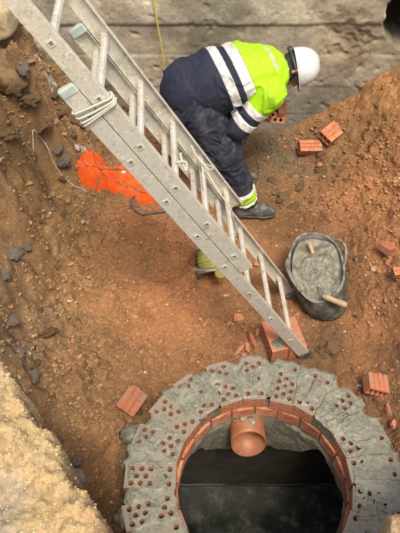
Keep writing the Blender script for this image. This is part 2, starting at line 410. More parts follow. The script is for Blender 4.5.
def ground_h(X, Y, detail=True):
    X = np.asarray(X, np.float64); Y = np.asarray(Y, np.float64); sh = X.shape
    x = X.ravel(); y = Y.ravel()
    xc = np.clip(x, -2.4, 2.5); yc = np.clip(y, 0.0, 4.25)
    h = np.full(x.shape, 0.3)
    for i in range(len(AX)): h += _w[i] * _phi(np.hypot(xc - AX[i, 0], yc - AX[i, 1]))
    h = np.clip(h, -0.05, 1.95)
    out = np.maximum(sstep(2.2, 3.2, np.abs(x - 0.05)), 0)
    h = h * (1 - out) + 1.95 * out
    wob = 0.05 * fbm2(x * 5, y * 5, 3, 31)
    s = lip_sd(x, y) + wob * 0.6
    lipz = 1.46 + 0.30 * sstep(0.0, 0.7, s) + 0.014 * fbm2(x * 5, y * 5, 4, 3, .6)
    k = sstep(-0.075, 0.012, s + .018 * fbm2(x * 26, y * 26, 3, 32))
    h = np.maximum(h, h * (1 - k) + lipz * k)
    # spoil heap that the ladder leans on, left of the frame
    xe = x + 0.06 * fbm2(x * 4, y * 4, 3, 77)
    heap = 0.2 + 3.45 * sstep(-1.27, -1.46, xe) * sstep(1.7, 1.95, y) * sstep(2.8, 2.6, y)
    h = np.maximum(h, np.where((x < -1.0) & (x > -3.2), heap - 1.6 * np.clip(-1.75 - x, 0, 9), -9))
    # behind the wall: street level
    b = sstep(WALL_Y + 0.45, WALL_Y + 0.55, y)
    h = np.where(b > 0, np.maximum(h, h * (1 - b) + 1.95 * b), h)
    if detail:
        amp = 0.35 + 0.65 * sstep(.10, .5, h) ** 0.7
        amp = amp + 0.25 * sstep(0.2, 1.0, np.abs(x - 0.1))
        n = 0.055 * fbm2(x * 3.1, y * 3.1, 3, 41) * amp
        rid = 1 - np.abs(fbm2(x * 9, y * 9, 3, 51)); n += 0.022 * rid * amp
        lump = np.maximum(0, fbm2(x * 17, y * 17, 3, 61) - 0.05); n += 0.030 * lump * amp
        loose = .55 + .75 * sstep(-.3, .5, fbm2(x * 1.7, y * 1.7, 3, 73)); n += loose * (0.014 * np.maximum(-.15, fbm2(x * 27, y * 27, 2, 72)) + 0.010 * fbm2(x * 52, y * 52, 2, 71) + 0.008 * np.maximum(0, noise2(x * 95, y * 95, 81)))
        for fx, fy, fr, fz in FLATS:
            w = 1 - sstep(fr * 0.7, fr * 1.5, np.hypot(x - fx, y - fy)); n = n * (1 - w) + 0.004 * w * fbm2(x * 60, y * 60, 2, 91); h = h * (1 - w) + fz * w
        n = n - 0.02
        h = h + n
        # broken clods on the steep left bank
        w = sstep(-0.50, -0.95, x) * sstep(1.2, 1.7, y)
        f_ = fbm2(x * 6.5, y * 6.5, 3, 101) * 3; blk = (np.floor(f_) + sstep(.55, 1.0, f_ - np.floor(f_))) / 3
        h = h + w * (0.085 * blk + .03 * fbm2(x * 14, y * 14, 3, 103) + .035 * np.maximum(0, fbm2(x * 19, y * 19, 3, 104, .6)))
    # keep the soil out of the well's collar
    rr = np.hypot(x - RC.x, y - RC.y)
    h = np.where(rr < 0.60, np.minimum(h, 0.10), h)
    return h.reshape(sh)
def hit(px, py, lift=0.0):
    """where the line of sight through a photo pixel meets the soil (raised by lift)"""
    d = ray(px, py); t = np.arange(1.6, 7.5, .006); P = d[None] * t[:, None]; P[:, 2] += CAM_H
    g = ground_h(P[:, 0], P[:, 1]) + lift; below = P[:, 2] < g
    i = int(np.argmax(below)) if below.any() else len(t) - 1
    return Vector(P[i])
def gz(x, y): return float(ground_h(np.array([x]), np.array([y]))[0])

# trodden spots (defined before the sheet is made)
FOOT_L = Vector((0.695, 1.99, 0.075)); 
FLATS += [(0.46, 3.31, .20, 0.0), (0.30, 3.72, .18, 0.02), (0.87, 2.46, .20, 0.02), (0.60, 2.16, .20, 0.03), (0.70, 2.0, .08, .06), (0.67, 2.48, .08, .05), (0.11, 2.75, .13, 0.03)]

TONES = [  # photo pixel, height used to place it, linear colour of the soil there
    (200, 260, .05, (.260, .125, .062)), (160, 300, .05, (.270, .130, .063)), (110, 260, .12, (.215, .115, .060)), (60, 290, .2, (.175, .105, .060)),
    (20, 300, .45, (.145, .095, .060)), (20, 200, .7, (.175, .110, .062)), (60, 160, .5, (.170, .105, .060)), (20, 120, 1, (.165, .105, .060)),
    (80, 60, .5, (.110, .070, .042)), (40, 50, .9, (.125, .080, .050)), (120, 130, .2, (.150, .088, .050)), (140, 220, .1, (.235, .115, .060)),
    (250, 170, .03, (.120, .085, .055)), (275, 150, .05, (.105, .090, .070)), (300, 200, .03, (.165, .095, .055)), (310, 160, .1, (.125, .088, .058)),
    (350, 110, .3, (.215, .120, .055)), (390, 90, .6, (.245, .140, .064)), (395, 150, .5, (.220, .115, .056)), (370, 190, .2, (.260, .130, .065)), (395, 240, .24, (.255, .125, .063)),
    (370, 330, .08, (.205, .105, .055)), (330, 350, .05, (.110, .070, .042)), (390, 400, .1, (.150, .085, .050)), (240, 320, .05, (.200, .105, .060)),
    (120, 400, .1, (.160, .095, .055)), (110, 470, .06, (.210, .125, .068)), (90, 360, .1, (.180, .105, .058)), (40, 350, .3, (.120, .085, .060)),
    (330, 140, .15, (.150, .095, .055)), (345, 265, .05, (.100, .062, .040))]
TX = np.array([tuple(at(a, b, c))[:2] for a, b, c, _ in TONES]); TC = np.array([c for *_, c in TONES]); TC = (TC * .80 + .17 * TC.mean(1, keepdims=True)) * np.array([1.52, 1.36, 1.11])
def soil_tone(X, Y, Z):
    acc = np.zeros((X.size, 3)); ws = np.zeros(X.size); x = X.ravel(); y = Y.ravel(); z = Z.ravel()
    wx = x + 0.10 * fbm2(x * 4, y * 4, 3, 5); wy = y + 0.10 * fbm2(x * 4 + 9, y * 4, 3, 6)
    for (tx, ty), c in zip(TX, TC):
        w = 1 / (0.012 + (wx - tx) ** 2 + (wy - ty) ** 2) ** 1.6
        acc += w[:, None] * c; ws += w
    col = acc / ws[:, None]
    s = lip_sd(x, y)
    k = sstep(-0.05, 0.03, s + 0.05 * fbm2(x * 9, y * 9, 3, 8)) * sstep(0.9, 1.25, z)
    n = sstep(-0.35, 0.35, fbm2(x * 3.2, y * 3.2, 3, 9))[:, None]
    pale = (1 - n) * np.array([.47, .35, .20]) + n * np.array([.40, .335, .25])
    yel = sstep(0.15, 0.5, fbm2(x * 7 + 3, y * 7, 3, 19))[:, None] * sstep(-.25, -.6, x)[:, None]
    pale = pale * (1 - 0.4 * yel) + 0.4 * yel * np.array([.50, .36, .14])
    col = col * (1 - k[:, None]) + pale * k[:, None]
    st = np.maximum(sstep(2.2, 3.0, np.abs(x)), sstep(4.6, 4.8, y))[:, None]
    col = col * (1 - st) + np.array([.30, .22, .14]) * st
    damp = sstep(0.15, 0.6, fbm2(x * 2.3 + 5, y * 2.3, 4, 29))[:, None] * (1 - k[:, None])
    lb = (sstep(-.45, -.95, x) * (1 - k))[:, None]  # left bank soil tinted, and brightened to offset the heap's shade
    return col * (1 - 0.25 * damp) * (1 + np.array([.22, .29, .28]) * lb)

xs = np.concatenate([[-300, -120, -50, -20, -9, -5], np.arange(-3.4, -1.9, .04), np.arange(-1.9, 1.95, .0085), np.arange(1.95, 3.4, .04), [5, 9, 20, 50, 120, 300]])
ys = np.concatenate([[-300, -120, -50, -20, -9, -4], np.arange(-2, .2, .05), np.arange(.2, 4.45, .0085), np.arange(4.45, 5.3, .05), [7, 12, 24, 60, 120, 300]])
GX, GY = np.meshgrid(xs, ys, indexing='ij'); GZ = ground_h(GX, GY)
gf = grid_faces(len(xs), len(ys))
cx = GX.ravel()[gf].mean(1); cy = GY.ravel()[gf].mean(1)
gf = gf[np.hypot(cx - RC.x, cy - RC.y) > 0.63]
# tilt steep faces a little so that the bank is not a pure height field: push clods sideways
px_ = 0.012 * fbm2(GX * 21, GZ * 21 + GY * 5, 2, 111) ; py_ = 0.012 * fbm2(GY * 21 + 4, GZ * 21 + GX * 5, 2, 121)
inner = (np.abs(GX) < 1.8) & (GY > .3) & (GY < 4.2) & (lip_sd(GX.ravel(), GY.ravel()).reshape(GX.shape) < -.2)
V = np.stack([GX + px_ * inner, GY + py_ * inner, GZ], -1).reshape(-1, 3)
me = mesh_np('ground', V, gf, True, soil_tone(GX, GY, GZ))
ground = link('ground', me, M_SOIL); ground['kind'] = 'structure'

# ------------------------------------------------------------------ old concrete wall at the back of the pit
def wall_build():
    x = np.concatenate([np.arange(-4, -1.6, .08), np.arange(-1.6, 2.1, .0115), np.arange(2.1, 4, .08)]); z = np.concatenate([np.arange(-.3, 1.45, .0115), np.arange(1.45, 2.06, .05)])
    X, Z = np.meshgrid(x, z, indexing='ij')
    d = 0.005 * fbm2(X * 2.5, Z * 2.5, 3, 201) + 0.0022 * fbm2(X * 22, Z * 22, 3, 202)
    # formwork courses: recessed joints and boards standing slightly proud of each other
    for zz, dep in ((1.09, .011), (0.83, .007), (0.55, .005), (0.27, .005)):
        zw = zz + .005 * fbm2(X * 2, X * 0, 2, 203)
        d -= dep * np.exp(-((Z - zw) / .009) ** 2) * (0.6 + 0.5 * noise2(X * 4, Z, 204))
    d += np.where(Z > 1.09, .016, 0) + np.where((Z < .83) & (Z > .55), .005, 0)
    # broken, washed-out patch on the right
    pxx, pyy = to_px(np.stack([X, np.full_like(X, WALL_Y), Z], -1))
    er = np.exp(-(((pxx - 352) / 30) ** 2 + ((pyy - 38) / 26) ** 2) ** 1.5)
    d -= er * (0.016 + 0.03 * np.abs(fbm2(X * 9, Z * 9, 4, 205)))
    er3 = sstep(300, 340, pxx + 14 * fbm2(X * 6, Z * 6, 3, 215)) * sstep(150, 100, pyy)
    d += er3 * 0.007 * fbm2(X * 7, Z * 7, 5, 216)
    pit = np.maximum(0, fbm2(X * 14, Z * 14, 3, 206) - 0.55); d -= 0.025 * pit
    # hole through the wall
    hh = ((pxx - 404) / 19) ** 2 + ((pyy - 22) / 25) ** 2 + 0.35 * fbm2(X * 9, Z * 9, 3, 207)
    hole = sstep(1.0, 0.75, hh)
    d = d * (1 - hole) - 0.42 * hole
    V = np.stack([X, WALL_Y - d, Z], -1).reshape(-1, 3)
    base = np.array([.272, .250, .200])
    t = sstep(-.5, .5, fbm2(X * 2.1, Z * 2.6, 4, 208))[..., None]
    col = base * (0.68 + 0.58 * t)
    col = col * np.where(Z > 1.09, 1.2, 1.0)[..., None]
    br = np.clip(er * 1.2 + 0.35 * er3 * sstep(-.1, .4, fbm2(X * 5, Z * 5, 3, 209)), 0, 1)[..., None]
    col = col * (1 - 0.5 * br) + 0.5 * br * np.array([.27, .195, .11])
    low = sstep(0.75, 0.2, Z + 0.15 * fbm2(X * 4, Z * 4, 3, 210))[..., None] * sstep(.5, .7, X)[..., None]
    col = col * (1 - .75 * low) + .75 * low * np.array([.20, .195, .17])           # splashed with cement
    rs = (sstep(230, 330, pxx) * sstep(0, 60, pyy))[..., None]; col = col * (1 - .16 * rs)          # concrete darker low on the right
    col = col * (1 - hole[..., None]) + hole[..., None] * np.array([.035, .026, .018])        # earth lining darkened to stand in for deep shade in the hole
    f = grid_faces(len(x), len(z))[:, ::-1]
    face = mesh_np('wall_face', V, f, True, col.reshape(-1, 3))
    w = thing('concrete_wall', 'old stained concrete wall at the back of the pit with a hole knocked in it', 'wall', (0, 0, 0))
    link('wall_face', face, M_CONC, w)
    bm = bmesh.new()
    box_bm(bm, -4, 4, WALL_Y + 0.43, WALL_Y + 0.62, -.3, 2.05); box_bm(bm, -4, 4, WALL_Y + .03, WALL_Y + .43, 2.0, 2.05)
    box_bm(bm, -4, 1.0, WALL_Y + .06, WALL_Y + .43, -.3, 1.99)
    me = bm_mesh('wall_core', bm); ca = me.color_attributes.new('tone', 'FLOAT_COLOR', 'POINT')
    for c in ca.data: c.color = (.2, .17, .13, 1)
    link('wall_core', me, M_CONC, w)
wall_build()

# ------------------------------------------------------------------ the brick well
def hole_list(L=.24, W=.115):
    hs = []
    for row, ny in ((-1, 5), (0, 4), (1, 5)):
        for i in range(ny):
            hs.append(((i - (ny - 1) / 2) * .044, row * .034))
    return hs
HOLES = hole_list()
def perforated_brick_mesh(name, L=.24, W=.115, Hh=.09, r=.0130, depth=.082):
    """long side on X, holes open upwards (+Z, top at z = 0)"""
    bm = bmesh.new()
    top = [bm.verts.new(p) for p in ((-L/2, -W/2, 0), (L/2, -W/2, 0), (L/2, W/2, 0), (-L/2, W/2, 0))]
    edges = [bm.edges.new((top[i], top[(i + 1) % 4])) for i in range(4)]
    rims = []
    for hx, hy in HOLES:
        rim = [bm.verts.new((hx + r * math.cos(2 * PI * k / 10), hy + r * math.sin(2 * PI * k / 10), 0)) for k in range(10)]
        edges += [bm.edges.new((rim[k], rim[(k + 1) % 10])) for k in range(10)]; rims.append(rim)
    bmesh.ops.triangle_fill(bm, use_beauty=True, use_dissolve=False, edges=edges)
    # faces that filled the holes go
    kill = []
    for f in bm.faces:
        c = f.calc_center_median()
        if any((c.x - hx) ** 2 + (c.y - hy) ** 2 < (r * 0.9) ** 2 for hx, hy in HOLES) and all(any((v.co.x - hx) ** 2 + (v.co.y - hy) ** 2 < (r * 1.02) ** 2 for hx, hy in HOLES) for v in f.verts):
            kill.append(f)
    bmesh.ops.delete(bm, geom=kill, context='FACES_ONLY')
    for f in bm.faces:
        if f.normal.z < 0: f.normal_flip()
    for rim in rims:
        low = [bm.verts.new((v.co.x, v.co.y, -depth)) for v in rim]
        for k in range(10): bm.faces.new((rim[k], rim[(k + 1) % 10], low[(k + 1) % 10], low[k]))
        bm.faces.new(low)
    bot = [bm.verts.new((v.co.x, v.co.y, -Hh)) for v in top]
    for k in range(4): bm.faces.new((top[(k + 1) % 4], top[k], bot[k], bot[(k + 1) % 4]))
    bm.faces.new(bot[::-1])
    me = bpy.data.meshes.new(name); bm.to_mesh(me); bm.free(); return me
PERF = perforated_brick_mesh('perforated_brick')
def plain_brick_mesh(name, L, W, Hh, chip=0.004, seed=0):
    bm = bmesh.new(); box_bm(bm, -L/2, L/2, -W/2, W/2, -Hh, 0, bevel=chip)
    r = random.Random(seed)
    for v in bm.verts: v.co += Vector((r.uniform(-1, 1), r.uniform(-1, 1), r.uniform(-1, 1))) * chip * 0.5
    return bm_mesh(name, bm)

well = thing('brick_well', 'round well of radial perforated bricks under wet grey mortar with dark water inside', 'brick well', (RC.x, RC.y, 0))
NB = 21; BH = .09
OPEN = []        # world-local hole centres (relative to the well) with owner brick
top_bricks = []
PERF.materials.append(M_BRICKTOP)
for k in range(NB):
    a = 2 * PI * (k + .35) / NB + rnd.uniform(-.018, .018); dr = rnd.uniform(-.004, .016)
    o = link('brick', PERF, None, well)
    rm = R_IN + .12 + dr
    tz = RC.z + rnd.uniform(-.004, .003)
    ya = a + rnd.uniform(-.025, .025)
    o.location = (rm * math.cos(a), rm * math.sin(a), tz); o.rotation_euler = (rnd.uniform(-.012, .012), rnd.uniform(-.01, .01), ya)
    for hx, hy in HOLES:
        OPEN.append((o.location.x + hx * math.cos(ya) - hy * math.sin(ya), o.location.y + hx * math.sin(ya) + hy * math.cos(ya)))
OPEN = np.array(OPEN)
TOPB = [(o_.location.x, o_.location.y, o_.rotation_euler.z) for o_ in well.children]
for course in (1, 2):
    meshes = [plain_brick_mesh('well_brick', .22, .114, .086, .004, s) for s in range(4)]
    for m_ in meshes: m_.materials.append(M_BRICK)
    for k in range(NB):
        a = 2 * PI * (k + .35 + .5 * course) / NB + rnd.uniform(-.012, .012); dr = rnd.uniform(-.006, .004) - (.004 if course == 1 else -.012)
        if course == 2 and k % 3: continue        # third course mostly rendered over
        o = link('brick', meshes[rnd.randrange(4)], None, well)
        rm = R_IN + .11 + dr
        o.location = (rm * math.cos(a), rm * math.sin(a), RC.z - course * .097 - .002 + rnd.uniform(-.003, .003)); o.rotation_euler = (rnd.uniform(-.015, .015), rnd.uniform(-.015, .015), a)

def well_mortar():
    nphi, nr = 1150, 74
    ph = np.linspace(0, 2 * PI, nphi, endpoint=False)
    tt = np.linspace(0, 1, nr)
    rout = R_OUT + .004 + .020 * fbm2(np.cos(ph) * 5, np.sin(ph) * 5, 3, 301) + .012 * fbm2(np.cos(ph) * 17, np.sin(ph) * 17, 2, 302)
    rin = R_IN + .012 + .006 * fbm2(np.cos(ph) * 9, np.sin(ph) * 9, 2, 303)
    gap = np.min([np.abs((ph - 2 * PI * (k + .35) / NB + PI) % (2 * PI) - PI) for k in range(NB)], axis=0) * NB / PI   # 0 at a brick, 1 between two
    rout = rout + .010 - .036 * sstep(.55, .95, gap) * (.6 + .6 * noise2(np.cos(ph) * 3, np.sin(ph) * 3, 333))
    R = rin[:, None] + (rout - rin)[:, None] * tt[None]
    X = R * np.cos(ph)[:, None]; Y = R * np.sin(ph)[:, None]
    # position relative to the nearest brick of the top course
    best = np.full(X.shape, 9.0); LX = np.zeros(X.shape); KB = np.zeros(X.shape)
    for k, (bx_, by_, ya) in enumerate(TOPB):
        lx = (X - bx_) * math.cos(ya) + (Y - by_) * math.sin(ya); ly = -(X - bx_) * math.sin(ya) + (Y - by_) * math.cos(ya)
        m = np.abs(ly) - .0575
        m = np.where(lx * 0 + (X * bx_ + Y * by_) > 0, m, 9)
        u = m < best; best = np.where(u, m, best); LX = np.where(u, lx, LX); KB = np.where(u, k, KB)
    fr = (R - R_IN) / (R_OUT - R_IN)
    side = X / (np.hypot(X, Y) + 1e-6)
    e = .62 * fbm2(X * 9 + 3, Y * 9, 3, 304) + .30 * noise2(KB * 7.7, KB * 3.1, 331)
    expo = e + 0.60 * sstep(.34, .0, fr) + 0.46 * sstep(.68, 1.0, fr) - .02 - 0.22 * sstep(-.1, .8, side) + 0.15 * sstep(.1, -.7, side)
    onb = sstep(.006, -.004, best + .006 * fbm2(X * 30, Y * 30, 2, 332))            # 1 on a brick, 0 in the wedge between two
    E = sstep(-.03, .10, expo) * onb
    big = fbm2(X * 7, Y * 7, 3, 305, .5); torn = 1 - np.abs(fbm2(X * 15, Y * 15, 3, 306, .55))
    lump = .0035 + .0040 * big + .0010 * torn ** 2 + .0010 * fbm2(X * 38, Y * 38, 3, 307, .6)
    st = noise2(ph[:, None] * 26 + 1.6 * fr + 2 * big, fr * 1.7, 308); st = st * 2.2; lump += .0035 * (np.floor(st) + sstep(.7, 1.0, st - np.floor(st)))      # trowel strokes along the radius
    lump -= .006 * sstep(0, .02, best) * sstep(.3, -.3, big)                              # wedges sink a little
    thin = .0014 + .0040 * fbm2(X * 22, Y * 22, 3, 309) - .006 * sstep(.10, .02, fr) - .003 * sstep(.92, 1.0, fr)
    Z = np.maximum(lump, .001) * (1 - E) + thin * E
    Z -= .014 * sstep(.93, 1.0, tt)[None] * (0.4 + 0.6 * E)
    Z += RC.z
    # holes left open
    dmin = np.full(X.shape, 9.0)
    for hi_, (hx, hy) in enumerate(OPEN):
        if (hi_ * 7919 + 13) % 101 < 16: continue          # clogged hole
        m = (np.abs(X - hx) < .03) & (np.abs(Y - hy) < .03)
        dmin[m] = np.minimum(dmin[m], np.hypot(X[m] - hx, Y[m] - hy))
    openh = (dmin < .0126 + .002 * noise2(X * 90, Y * 90, 312)) & (expo > -.02 + .16 * noise2(X * 34, Y * 34, 310))
    dim = (dmin < .014) & ~openh & (expo > -.30); Z[dim] -= .004
    V = np.stack([X, Y, Z], -1).reshape(-1, 3)
    f = grid_faces(nphi, nr, True)
    f = f[~openh.ravel()[f].any(1)] if False else f[openh.ravel()[f].sum(1) < 3]
    n0 = len(V)
    # skirt over the outside
    kz = np.linspace(0, 1, 22)
    zt = Z[:, -1]; SZ = zt[:, None] * (1 - kz)[None] + (-.04) * kz[None]
    SR = rout[:, None] + (.03 * fbm3(np.cos(ph)[:, None] * 6, np.sin(ph)[:, None] * 6, SZ * 8, 3, 311) + .012) * sstep(0, .12, kz)[None] + .05 * kz[None] ** 2
    SV = np.stack([SR * np.cos(ph)[:, None], SR * np.sin(ph)[:, None], SZ], -1).reshape(-1, 3)
    sf = grid_faces(nphi, 22, True) + n0
    mm = mesh_np('mortar_bed', np.concatenate([V, SV]), np.concatenate([f, sf]), True)
    link('mortar_bed', mm, M_MORTAR, well)
    # collar: joints between the inner brick faces, then rough render below the second course
    zz = np.linspace(RC.z - .006, 0.02, 60)
    np2 = 420; ph = np.linspace(0, 2 * PI, np2, endpoint=False)
    zlow = .085 + .31 * (1 - sstep(.55, .98, np.sin(ph))) + .04 * fbm2(np.cos(ph) * 4, np.sin(ph) * 4, 3, 320)
    ZZ = RC.z - .006 + (zlow - RC.z + .006)[:, None] * np.linspace(0, 1, 60)[None]
    c, s = np.cos(ph)[:, None], np.sin(ph)[:, None]
    ztop = RC.z - .195 + .02 * fbm2(c * 5, s * 5, 3, 324)
    below = sstep(0.0, -.035, ZZ - ztop)
    RR = R_IN + .010 - below * (.010 + .007 * fbm3(c * 6, s * 6, ZZ * 9, 3, 321, .4) + .002 * fbm3(c * 20, s * 20, ZZ * 40, 2, 322))
    RR += (1 - below) * .002 * fbm3(c * 40, s * 40, ZZ * 80, 2, 323)
    V = np.stack([RR * c, RR * s, ZZ], -1).reshape(-1, 3)
    nV = len(V); ret = np.stack([(RR[:, -1] + .16) * c[:, 0], (RR[:, -1] + .16) * s[:, 0], ZZ[:, -1] + .01], -1)
    V = np.concatenate([V, ret])
    f = grid_faces(np2, 60, True)[:, ::-1]
    i = np.arange(np2); j = (i + 1) % np2
    f2 = np.stack([i * 60 + 59, j * 60 + 59, nV + j, nV + i], -1)[:, ::-1]
    link('mortar_collar', mesh_np('mortar_collar', V, np.concatenate([f, f2]), True), M_MORTAR, well)
well_mortar()
# lumps of spilt mortar clinging to the outside
def lump_mesh(name, seed, sx, sy, sz, sub=3, rough=.25, fscale=2.2):
    bm = bmesh.new(); bmesh.ops.create_icosphere(bm, subdivisions=sub, radius=1)
    co = np.array([v.co[:] for v in bm.verts])
    d = 1 + rough * fbm3(co[:, 0] * fscale + seed * 3.7, co[:, 1] * fscale, co[:, 2] * fscale, 4, 400 + seed % 50)
    # a few flat facets
    r = random.Random(seed)
    P = co * d[:, None]
    for _ in range(7):
        n = Vector((r.gauss(0, 1), r.gauss(0, 1), r.gauss(0, 1))).normalized(); lim = r.uniform(.55, .85)
        dd = P @ np.array(n); over = np.maximum(0, dd - lim); P -= over[:, None] * np.array(n)[None] * .9
    P *= np.array([sx, sy, sz])
    for v, p in zip(bm.verts, P): v.co = p
    return bm_mesh(name, bm, True)
for k, (a, rr, z, s) in enumerate([(2.75, .665, .54, .085), (2.95, .66, .50, .06), (2.35, .655, .52, .07), (3.35, .655, .52, .06)]):
    l = link('mortar_lump', lump_mesh('mortar_lump', 60 + k, s, s * .8, s * .9, 3, .3), M_MORTAR, well, (rr * math.cos(a), rr * math.sin(a), z), (k, k * 2, k * 3))

# orange pipe through the collar
def pipe_build():
    r0, r1, n = .094, .088, 40
    base = Vector((-.045, R_IN + .04, .395)); tip = Vector((-.038, R_IN - .122, .385)); ax = (tip - base).normalized()
    sx = ax.cross(Vector((0, 0, 1))).normalized(); sz = sx.cross(ax)
    bm = bmesh.new(); rings = []
    for r, t0, cut in ((r0, 0, 0), (r0, .33, 0), (r0, .66, 0), (r0 - .001, 1, 1), (r1, 1, 1), (r1, .5, 0), (r1, 0, 0)):
        ring = []
        for k in range(n):
            a = 2 * PI * k / n; off = sx * math.cos(a) * r + sz * math.sin(a) * r
            t = base.lerp(tip, t0) + off
            if cut: t += ax * (.035 * -math.sin(a))
            ring.append(bm.verts.new(t))
        rings.append(ring)
    for A, B in zip(rings[:-1], rings[1:]):
        for k in range(n): bm.faces.new((A[k], A[(k + 1) % n], B[(k + 1) % n], B[k]))
    p = link('drain_pipe', bm_mesh('drain_pipe', bm, True), M_PIPE, well)
    # splashes of mortar on the pipe
    for k, (t, a, s) in enumerate([(.25, 1.3, .026), (.42, 1.75, .022), (.3, .8, .020), (.15, 2.2, .03)]):
        c = base.lerp(tip, t) + (sx * math.cos(a) + sz * math.sin(a)) * r0
        l = link('mortar_splash', lump_mesh('mortar_splash', 90 + k, s, s * 1.3, .006, 2, .3), M_MORTAR, p, c, (0, -(a - PI / 2) * 1.0, k))
pipe_build()

# old chamber below the well
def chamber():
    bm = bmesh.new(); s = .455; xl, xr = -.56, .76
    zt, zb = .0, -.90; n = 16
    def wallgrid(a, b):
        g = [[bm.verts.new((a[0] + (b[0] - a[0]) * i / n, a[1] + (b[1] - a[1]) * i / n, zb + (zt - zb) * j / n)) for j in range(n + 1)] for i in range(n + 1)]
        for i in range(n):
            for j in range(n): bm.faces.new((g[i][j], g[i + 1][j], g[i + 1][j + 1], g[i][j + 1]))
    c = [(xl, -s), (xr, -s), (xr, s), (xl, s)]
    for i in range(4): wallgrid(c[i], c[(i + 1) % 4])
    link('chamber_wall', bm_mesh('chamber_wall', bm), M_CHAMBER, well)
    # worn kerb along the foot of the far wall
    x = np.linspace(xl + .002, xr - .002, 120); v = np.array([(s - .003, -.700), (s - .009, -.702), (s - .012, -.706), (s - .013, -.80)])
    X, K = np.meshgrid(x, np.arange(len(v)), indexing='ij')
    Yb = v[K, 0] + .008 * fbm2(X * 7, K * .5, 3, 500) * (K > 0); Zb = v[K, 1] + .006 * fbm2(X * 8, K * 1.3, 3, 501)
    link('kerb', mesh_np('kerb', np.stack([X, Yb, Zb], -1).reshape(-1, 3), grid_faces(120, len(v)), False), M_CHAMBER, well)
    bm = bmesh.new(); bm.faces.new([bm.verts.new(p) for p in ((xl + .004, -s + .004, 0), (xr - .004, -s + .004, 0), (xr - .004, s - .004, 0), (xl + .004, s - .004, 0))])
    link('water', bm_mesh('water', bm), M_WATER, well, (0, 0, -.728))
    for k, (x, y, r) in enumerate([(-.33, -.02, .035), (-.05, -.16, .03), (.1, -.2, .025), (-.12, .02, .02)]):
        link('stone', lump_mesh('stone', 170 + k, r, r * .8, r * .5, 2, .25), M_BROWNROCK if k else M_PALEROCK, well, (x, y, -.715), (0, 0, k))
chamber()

# ------------------------------------------------------------------ aluminium extension ladder
LU = Vector((-.517, .0095, .856)).normalized(); LR = Vector((-.058, .997, -.046)); LR = (LR - LU * LR.dot(LU)).normalized(); LN = LR.cross(LU)
if LN.z < 0: LN = -LN
A0 = Vector((.179, 2.005, 1.058)); LW = .515
def lad(t, w, nn, base=A0): return base + LU * t + LR * w + LN * nn
def oriented_box(bm, base, t0, t1, w0, w1, n0, n1, bevel=.0015):
    M = Matrix((LR, LN, LU)).transposed().to_4x4(); M.translation = base
    box_bm(bm, w0, w1, n0, n1, t0, t1, bevel=bevel, M=M)
def rail(name, base, t0, t1, side, parent, web=.076, fl=.026, th=.0035):
    bm = bmesh.new()
    w0 = 0 if side < 0 else LW; sg = 1 if side < 0 else -1
    def rng(a, b): return (min(a, b), max(a, b))
    x0, x1 = rng(w0, w0 + sg * th); oriented_box(bm, base, t0, t1, x0, x1, -web / 2, web / 2, .001)
    x0, x1 = rng(w0 + sg * (th - .001), w0 + sg * fl)
    oriented_box(bm, base, t0, t1, x0, x1, web / 2 - .004, web / 2, .0012); oriented_box(bm, base, t0, t1, x0, x1, -web / 2, -web / 2 + .004, .0012)
    return link(name, bm_mesh(name, bm), M_ALU, parent)
ladder = thing('extension_ladder', 'two section aluminium ladder splashed with mortar and lashed together with white cord', 'ladder', (0, 0, 0))
B0 = A0 - LN * .082 - LU * .605
A_T0, A_T1, B_T0, B_T1 = -.135, 3.15, -.515, 6.52 * .28
for base, t0, t1 in ((A0, A_T0, A_T1), (B0, B_T0, B_T1)):
    for side in (-1, 1): rail('rail', base, t0, t1, side, ladder)
def rung(base, t, parent):
    n = 8; V = []; Fq = []
    for w in (.0036, LW - .0036):
        for k in range(n):
            a = 2 * PI * (k + .5) / n
            V.append(lad(t + .0185 * math.cos(a), w, .0165 * math.sin(a), base))
    for k in range(n): Fq.append((k, (k + 1) % n, n + (k + 1) % n, n + k))
    me = bpy.data.meshes.new('rung'); me.from_pydata([tuple(v) for v in V], [], Fq); me.update()
    o = link('rung', me, M_ALU, parent)
    for side in (0, 1):
        bm = bmesh.new(); w = -.0045 if side == 0 else LW + .0002
        q = .0125; th = .004
        for (a0, a1, b0, b1) in ((-q, q, -q, -q + th), (-q, q, q - th, q), (-q, -q + th, -q + th, q - th), (q - th, q, -q + th, q - th)):
            oriented_box(bm, base + LU * t, a0, a1, w, w + .0043, b0, b1, 0)
        link('rung_end', bm_mesh('rung_end', bm), M_ALU, o)
        bm = bmesh.new(); oriented_box(bm, base + LU * t, -q + th, q - th, w + .0025 if side == 0 else w, w + .0043 if side == 0 else w + .0018, -q + th, q - th, 0)
        link('rung_socket', bm_mesh('rung_socket', bm), M_STEEL, o)
for k in range(0, 11): rung(A0, k * .28, ladder)
for k in range(-1, 7): rung(B0, k * .28, ladder)
for base, t, col in ((B0, B_T1, M_CAP),):
    for side in (0, 1):
        bm = bmesh.new(); w0 = -.003 if side == 0 else LW - .03
        oriented_box(bm, base, t - .035, t + .012, w0, w0 + .033, -.0415, .0415, .008)
        link('end_cap', bm_mesh('end_cap', bm), M_CAP, ladder)
for side in (0, 1):
    bm = bmesh.new(); w0 = -.004 if side == 0 else LW - .032
    oriented_box(bm, B0, B_T0 - .018, B_T0 + .05, w0, w0 + .036, -.044, .044, .006)
    link('rubber_foot', bm_mesh('rubber_foot', bm), M_RUBBER, ladder)
